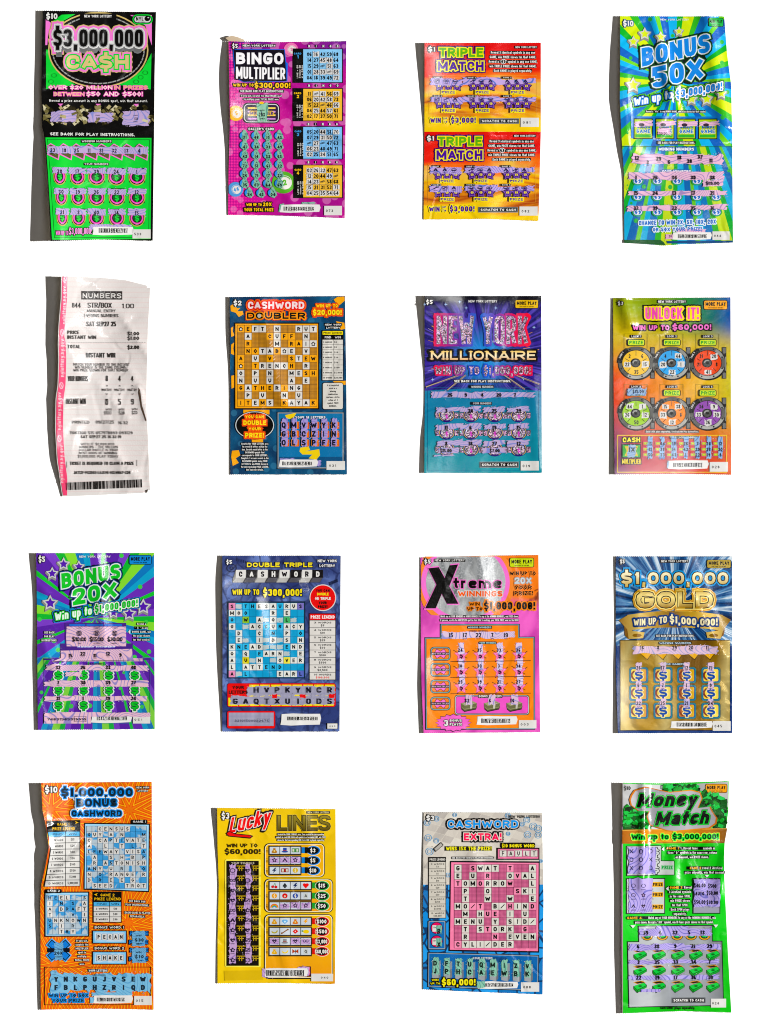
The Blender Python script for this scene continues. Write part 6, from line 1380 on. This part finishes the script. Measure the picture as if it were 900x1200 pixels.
part('prize_legend', 2); R(96, 360, 212, 766, '2a2826'); T('PRIZE LEGEND', 104, 370, 206, 384, 'e4e0d8', 1); h = K.p.h
for i, (n, s) in enumerate(zip(range(3, 11), ('$3', '$5', '$10', '$20', '$50', '$250', '$3,000', '$60,000'))): y = 394+i*46.3; K.p.h = h; R(100, y, 208, y+43, 'd0cabe'); T('%d WORDS' % n, 112, y+8, 200, y+19, '2a2826', 1); K.p.h -= STEP; T(s, 156, y+25, None, y+36, '2a2826', 1)
part('crossword_panel', 1.6); PG([(240, 386), (830, 390), (826, 992), (230, 982)], '14181c'); PG([(246, 396), (822, 400), (818, 982), (238, 972)], 'f084a8')
sub('letter_grid', 2.4)
XW(['G SWAT T  A', 'E U R  OVAL', 'TOMORROW  L', ' P  O   SKI', ' T  W  W  E', 'MO/T B/HIND', ' M HUE I U ', 'MENU Y SID/', ' T STORK G ', ' R   N EVEN', 'CYLI/DER   '], 266, 410, 806, 962, '=d0688e/9a4068', ('d8d6cc', 'f090b0'), '4a2030', frac=.6, ch=.6)
V(485, 1050)
part('symbol_box', 1.8); RR(92, 160, 212, 354, 8, '2a3038'); RR(97, 165, 207, 349, 6, '9aa4ac'); RR(102, 170, 202, 344, 5, '1c6aae')
for y, s in ((210, 'R'), (298, 'X')): sub('bonus_symbol', 2.6); E(150, y, 40, 40, '2a1420'); E(150, y, 36, 36, 'd82860'); R(122, y-18, 148, y+24, 'dcd8d4'); T('10', 124, y-10, 144, y+2, '2a2624', 1); SC(146, y-24, 184, y+34, '~7ab49c/4f8f7c', 4, 8); K.p.h += .05; T(s, 165, y+4, None, y+36, '1c2824', 2)
part('letters_panel', 1.7)
sub('panel_frame', 1.9); PG([(92, 368), (826, 388), (820, 628), (90, 600)], '2a3038'); PG([(97, 374), (820, 393), (815, 622), (95, 595)], '9aa4ac'); PG([(101, 378), (816, 398), (811, 618), (99, 591)], '1466a8'); PG([(380, 396), (610, 404), (640, 440), (350, 430)], '124a80')
sub('panel_heading', 3); T('YOUR LETTERS', 388, 402, 518, 416, 'e4e8e8', 1)
GS = '~86bca4/4f9080'
for i in range(9):
    x = 142+i*76; y = 420+i*2.5
    sub('letter_tile', 3.2); PG([(x-22, y+60), (x+26, y+56), (x+34, y+68), (x+34, y+110), (x+20, y+128), (x-22, y+118)], '70747a'); PG([(x-22, y+84), (x+22, y+84), (x+20, y+128), (x-22, y+118)], '9aa0a4'); PG([(x-20, y+10), (x+34, y+8), (x+34, y+60), (x-20, y+60)], '8a9096')
    SC(x-24, y-16, x+28, y+96, GS, 7, 12, vert=True); K.p.h += .1; h = K.p.h
    T('DFTUQMIZV'[i], x-2, y+5, None, y+38, '1a2622', 2, asp=.95); K.p.h = h; T('JPHCAEWBK'[i], x-2, y+56, None, y+90, '1a2622', 2, asp=.95)
part('prize_lettering', 3.4); T('WIN', 118, 545, 162, 559, 'f0e42c', 2, o=[('k', 5)]); T('UP TO', 110, 569, 172, 582, 'f0e42c', 2, o=[('k', 5)]); T('$60,000!', 184, 546, 406, 588, 'f0e42c', 2, o=[('k', 7)])
part('coating_remnant', 3.3); SC(416, 555, 470, 606, GS, 4, 8)
BC(424, 562, 688, 612, 452, 650, .2, .72, seed=15); SN('088', 706, 568, 826, 630, .12, .42)
done()
# ============================================================ 16: bright green ticket
g = G('card_green'); bs = g.mix(g.step(g.noise(8.), .4, .65), '22cc3a', '18b830')
bg = g.fin(g.mix(g.step(g.x, 728.6, 730.2), 'c080b0', bs), .24, coat=.2)
ticket('lottery_ticket', 'bright green ticket with black script title over piles of green banknotes', 'lottery ticket',
 [(916.6, 729), (976, 728.3), (1050, 728.3), (1116, 728.3), (1186.9, 729)],
 [(915.3, 854), (949, 853.6), (981, 849.6), (1004.6, 848.3), (1029.4, 848.7), (1050, 849.6), (1062.8, 850.4), (1116, 853), (1186.3, 857)], [(775, 917.8)], [(800, 1184.5)],
 [(916, 12), (976, 9.6), (1050, 7.8), (1098, 8), (1187, 6.4)], bg, reach=.7,
 fold=[(754, 912, 752, 1040, 4.5, 5), (790, 1005, 788, 1040, 3, 8), (846, 975, 856, 940, -2, 10), (842, 1050, 852, 1000, 4, 7), (765, 1100, 790, 1180, 2, 12), (806, 1010, 820, 1040, 2, 6)], wav=.2)
V(710, 905)
part('silver_top', 1.1); PG([(108, 72), (300, 80), (500, 82), (806, 62), (806, 200), (780, 378), (108, 378)], '-730/854/b4b4b4/d8d8d8/a8a8a8/bcbcbc')
part('banknote_artwork', 1.4); PG([(110, 240), (160, 222), (280, 260), (300, 376), (110, 376)], '0e5a24'); PG([(620, 120), (680, 130), (740, 170), (800, 200), (790, 376), (600, 376)], '0e5a24'); PG([(400, 90), (500, 72), (600, 84), (610, 130), (410, 125)], '0e5a24'); st(.003); r = random.Random(6)
for i in range(240):
    if i % 3 == 0: x, y = r.uniform(390, 600), r.uniform(80, 130)
    elif i % 3 == 1: x = r.uniform(112, 300); y = r.uniform(215+abs(x-180)*.15, 372)
    else: x = r.uniform(600, 800); y = r.uniform(130+max(0, x-700)*.5, 372)
    a = r.uniform(-50, 50); w, h_ = r.uniform(24, 52), r.uniform(14, 26); ca, sa = math.cos(math.radians(a)), math.sin(math.radians(a))
    p4 = [(max(109, min(802, x+u*ca-v*sa)), max(74, min(378, y+u*sa+v*ca))) for u, v in ((-w/2, -h_/2), (w/2, -h_/2), (w/2, h_/2), (-w/2, h_/2))]
    PG(p4, r.choice(['1a9a34', '12742a', '0c5420', '26b84a', '0a3c1a', '3cc45a', '0a2c14']))
part('orange_band', 4); PG([(107, 376), (800, 368), (782, 466), (106, 468)], '-729/850/a8621c/d88a2a/e0a040/c07820/8a5a14'); LN(107, 380, 798, 372, 3, 'f0c060'); LN(107, 464, 782, 462, 3, '7a4a10')
part('title_script', 4.6, 'black script title edged green, grey and orange')
MO = [(168, 150), (190, 118), (262, 96), (330, 112), (420, 132), (560, 118), (618, 132), (632, 172), (604, 236), (684, 226), (700, 262), (728, 300), (722, 336), (680, 366), (452, 388), (404, 384), (292, 346), (270, 290), (286, 254), (214, 252), (166, 214), (158, 180)]
PG([(440+(x-440)*1.025, 240+(y-240)*1.03) for x, y in MO], '-735/840/c87828/b86a20/e89a30/a85c1c'); PG([(440+(x-440)*.985, 240+(y-240)*.975) for x, y in MO], '-735/840/c4c4c6/8e8e94/bcbcc0/909096')
for s, x0, y0, x1, y1, rs in (('Money', 200, 138, 592, 228, 8), ('Match', 320, 262, 672, 350, 12)): T(s, x0, y0, x1, y1, '0c100c', 2, sh=.28, rise=rs, o=[('18c844', 6), ('0c2010', 8)], wt=.27)
part('prize_lettering', 5.6); T('Win up to $3,000,000!', 166, 406, 738, 440, '142014', 2, o=[('3ae04a', 5), ('e8e05a', 9)])
price('$10', 118, 90, 162, 114, '2a2a2a', 'd8d8d8', 1); part('header_lettering', 2); HD('NEW YORK LOTTERY', 360, 82, 544, 112, 'd8d8d8', '3a4a40')
more_play(658, 80, 796, 132, 'f0a420')
LV16 = '~b0a0dc/6c68b8'
part('game_panel', 1.6, 'white nine-square panel of the first game'); PG([(132, 482), (366, 480), (366, 580), (452, 580), (452, 678), (134, 682)], '1c2420'); PG([(137, 487), (361, 485), (361, 585), (447, 585), (447, 673), (139, 677)], 'c8ccc8')
h = K.p.h
for y in (525, 582, 640): K.p.h = h; T('$', 312, y-20, 350, y+20, 'c8ccc8', 2, o=[('2a3430', 5)])
sub('revealed_marks', 6); SC(146, 486, 326, 672, LV16, 16, 12); K.p.h += .1; h = K.p.h
for j, (rw, y) in enumerate((('XOO', 519), ('OOX', 574), ('XOO', 629))):
    for i, s in enumerate(rw): K.p.h = h; T(s, (167, 229, 294)[i], y-16, None, y+14, '26243a', 0, asp=1.1, wt=.15)
sub('prize_word', 2.6); T('PRIZE', 368, 614, 442, 638, '1c9a4a', 2, o=[('a8d8b0', 3)])
part('game_panel', 1.6, 'panel of the second game with three prize rows'); R(132, 696, 390, 932, '1c2420'); R(138, 702, 384, 926, 'c8ccc8')
for y in (738, 805, 886): sub('prize_tag', 2.4); R(306, y-16, 378, y+16, 'f0b428'); T('PRIZE', 310, y-11, 374, y+11, '2a2418', 2)
sub('revealed_symbols', 4); SC(144, 698, 312, 922, LV16, 18, 12, vert=True); K.p.h += .1; r = random.Random(2); h = K.p.h
LVs = LV14
for y in (745, 808, 880):
    for x in (180, 246): K.p.h = h; sym(x, y, r.randrange(6), '2e2840', .9); K.p.h = h; T('WORD', x-16, y+22, x+16, y+30, '2e2840', 0)
part('prize_panel', 1.6, 'grey panel of four prize amounts at right'); R(572, 696, 754, 932, '1c2420'); R(578, 702, 748, 926, '9a9aa8')
sub('revealed_prizes', 6); SC(580, 700, 750, 890, LV16, 14, 12); K.p.h += .1; NM(['$40.00', '$500', 'AUTO', '$50.00', '$50.00', '$30.00'], (618, 700, 618, 700, 618, 700), 734, 756, word=False, ys=(0, 4, 54, 50, 110, 112), asp=.68)
Y_ = 'f0b428'
part('rules_lettering', 2, 'small rules of the four games')
def gm(s, cx, y, lines, asp=.72, gx=None):
    badge_text(lines, cx, y, 29, 16, asp=asp); T(s, gx[0], y, gx[1], y+16, Y_, 2, o=[('k', 3)])
gm('GAME 1:', 568, 492, ['               Reveal three      symbols or', 'three " O " symbols in the same row, column', 'or diagonal, win PRIZE shown.'], .68, (398, 486))
gm('GAME 2:', 650, 622, ['             Reveal 2 identical', 'prize amounts, win that amount.'], .75, (552, 632))
gm('GAME 3:', 488, 750, ['                Reveal', '3 identical symbols', 'in the same SPIN,', 'win PRIZE shown', 'for that SPIN.', 'Each SPIN plays', 'separately.'], .72, (420, 508))
PG([(384, 488), (366, 506), (384, 520)], 'e4e4e4'); PG([(412, 750), (394, 766), (412, 780)], 'e4e4e4'); PG([(652, 676), (680, 676), (666, 692)], 'e4e4e4')
V(710, 1045)
gm('GAME 4:', 448, 162, ['                   Match any of YOUR NUMBERS to any of the WINNING NUMBERS, win', 'prize shown. Reveal a " 10X " symbol, win 10 times prize shown for that symbol.'], .6, (138, 240))
PG([(160, 218), (194, 218), (177, 238)], 'e4e4e4'); PG([(708, 216), (740, 216), (724, 236)], 'e4e4e4')
part('number_panel', 1.6); SG = '-735/848/b0b4b8/c4c8ca/8c9096/a4a8ac/74787c'
PG([(210, 222), (702, 218), (704, 322), (768, 322), (778, 752), (148, 762), (138, 324), (214, 324)], '1c2420'); PG([(216, 228), (697, 224), (699, 328), (762, 328), (772, 746), (154, 756), (144, 330), (219, 330)], SG)
for x in (272, 372, 470, 562, 650): sub('winning_spot', 2.4); E(x, 294, 38, 26, '2a2010', 18); E(x, 294, 34, 22, 'e0a02c', 18); E(x, 292, 26, 17, '1a4a28', 16); E(x, 290, 18, 10, '30c85a', 12)
XM = (225, 350, 475, 594, 706)
for j, y in enumerate((412, 516, 620)):
    for x in XM:
        sub('cash_bundle', 2.4, ); x_ = x-2
        PG([(x_-44, y-26), (x_+10, y-36), (x_+40, y-24), (x_-20, y-14)], 'e09a28'); PG([(x_-36, y-24), (x_+8, y-32), (x_+30, y-24), (x_-14, y-16)], '2a2418')
        PG([(x_-42, y), (x_+28, y-24), (x_+46, y-8), (x_+46, y+8), (x_-18, y+46), (x_-42, y+20)], '0c2c16'); PG([(x_-40, y), (x_+26, y-22), (x_+44, y-6), (x_-18, y+24)], '2cc84e'); PG([(x_-40, y+4), (x_-19, y+27), (x_-19, y+40), (x_-40, y+18)], '14902e'); PG([(x_-15, y+26), (x_+44, y-3), (x_+44, y+8), (x_-15, y+40)], '1aa03a'); E(x_+2, y, 12, 7, '12702c', 8)
sub('coating_remnant', 4.8); SC(220, 232, 696, 300, LV16, 30, 16); SC(328, 224, 540, 246, LV16); SC(156, 336, 756, 392, LV16, 34, 16); SC(152, 440, 742, 482, LV16, 34, 14); SC(150, 540, 745, 586, LV16, 34, 14); SC(230, 638, 360, 660, LV16)
sub('revealed_numbers', 7); NM('39 4 32 5 13'.split(), (262, 358, 456, 550, 638), 256, 280); NM('6 38 9 21 29'.split(), (213, 336, 458, 576, 684), 346, 370); NM('3 35 33 34 7'.split(), (215, 338, 460, 578, 684), 450, 474); NM('22 19 17 36 30'.split(), (216, 340, 460, 578, 690), 552, 576)
scratch_to_cash(430, 694, 658, 734); SN('026', 692, 704, 792, 762, .08, .46)
part('instruction_lettering', 2, 'black lettering along the lower edge'); T('Each GAME plays separately.', 360, 754, 588, 772, '142014', 1, rise=-2)
done()
# ------------------------------------------------------------ the table, the lamps and the camera
bm = bmesh.new()
bmesh.ops.create_grid(bm, x_segments=8, y_segments=8, size=1.6)
me = bpy.data.meshes.new('table_surface'); bm.to_mesh(me); bm.free()
gnd = bpy.data.objects.new('table_surface', me); col.objects.link(gnd); gnd['kind'] = 'structure'
m = bpy.data.materials.new('matt_white_board'); m.use_nodes = True; nt = m.node_tree; b_ = nt.nodes['Principled BSDF']
ns = nt.nodes.new('ShaderNodeTexNoise'); ns.inputs['Scale'].default_value = 400
rp = nt.nodes.new('ShaderNodeValToRGB'); rp.color_ramp.elements[0].color = (.915, .912, .905, 1); rp.color_ramp.elements[1].color = (.945, .942, .935, 1)
nt.links.new(ns.outputs[0], rp.inputs[0]); nt.links.new(rp.outputs[0], b_.inputs['Base Color'])
b_.inputs['Roughness'].default_value = .9; b_.inputs['Specular IOR Level'].default_value = .1
me.materials.append(m)
def area(name, loc, sx, sy, power, tgt=(0, 0, 0), color=(1, 1, 1)):
    l = bpy.data.lights.new(name, 'AREA'); l.shape = 'RECTANGLE'; l.size, l.size_y = sx, sy; l.energy = power; l.color = color
    o = bpy.data.objects.new(name, l); col.objects.link(o); o.location = loc
    o.rotation_euler = (Vector(tgt)-Vector(loc)).to_track_quat('-Z', 'Y').to_euler(); return o
area('key_lamp', (LX, 0, LZ), .12, .12, 1500*KEYMUL, color=(1, 1, .99))
area('strip_lamp', (1.42, .1, 4.4), .1, 1.6, 9.*STRIP, color=(1, 1, 1))
w = bpy.data.worlds.new('World'); scene.world = w; w.use_nodes = True
w.node_tree.nodes['Background'].inputs[0].default_value = (1, .8, .58, 1); w.node_tree.nodes['Background'].inputs[1].default_value = AMB
cam = bpy.data.cameras.new('camera'); co = bpy.data.objects.new('camera', cam); col.objects.link(co); scene.camera = co
D = 6.; co.location = (0, 0, D); cam.sensor_fit = 'VERTICAL'; cam.sensor_height = 24; cam.lens = 24*D/(1200*S); cam.clip_end = 60; cam.clip_start = .1
scene.view_settings.view_transform = 'Standard'; scene.view_settings.look = 'None'; scene.view_settings.exposure = 0; scene.view_settings.gamma = 1
scene.cycles.max_bounces = 4; scene.cycles.filter_width = 1.05
for ob in scene.objects: ob.select_set(False)
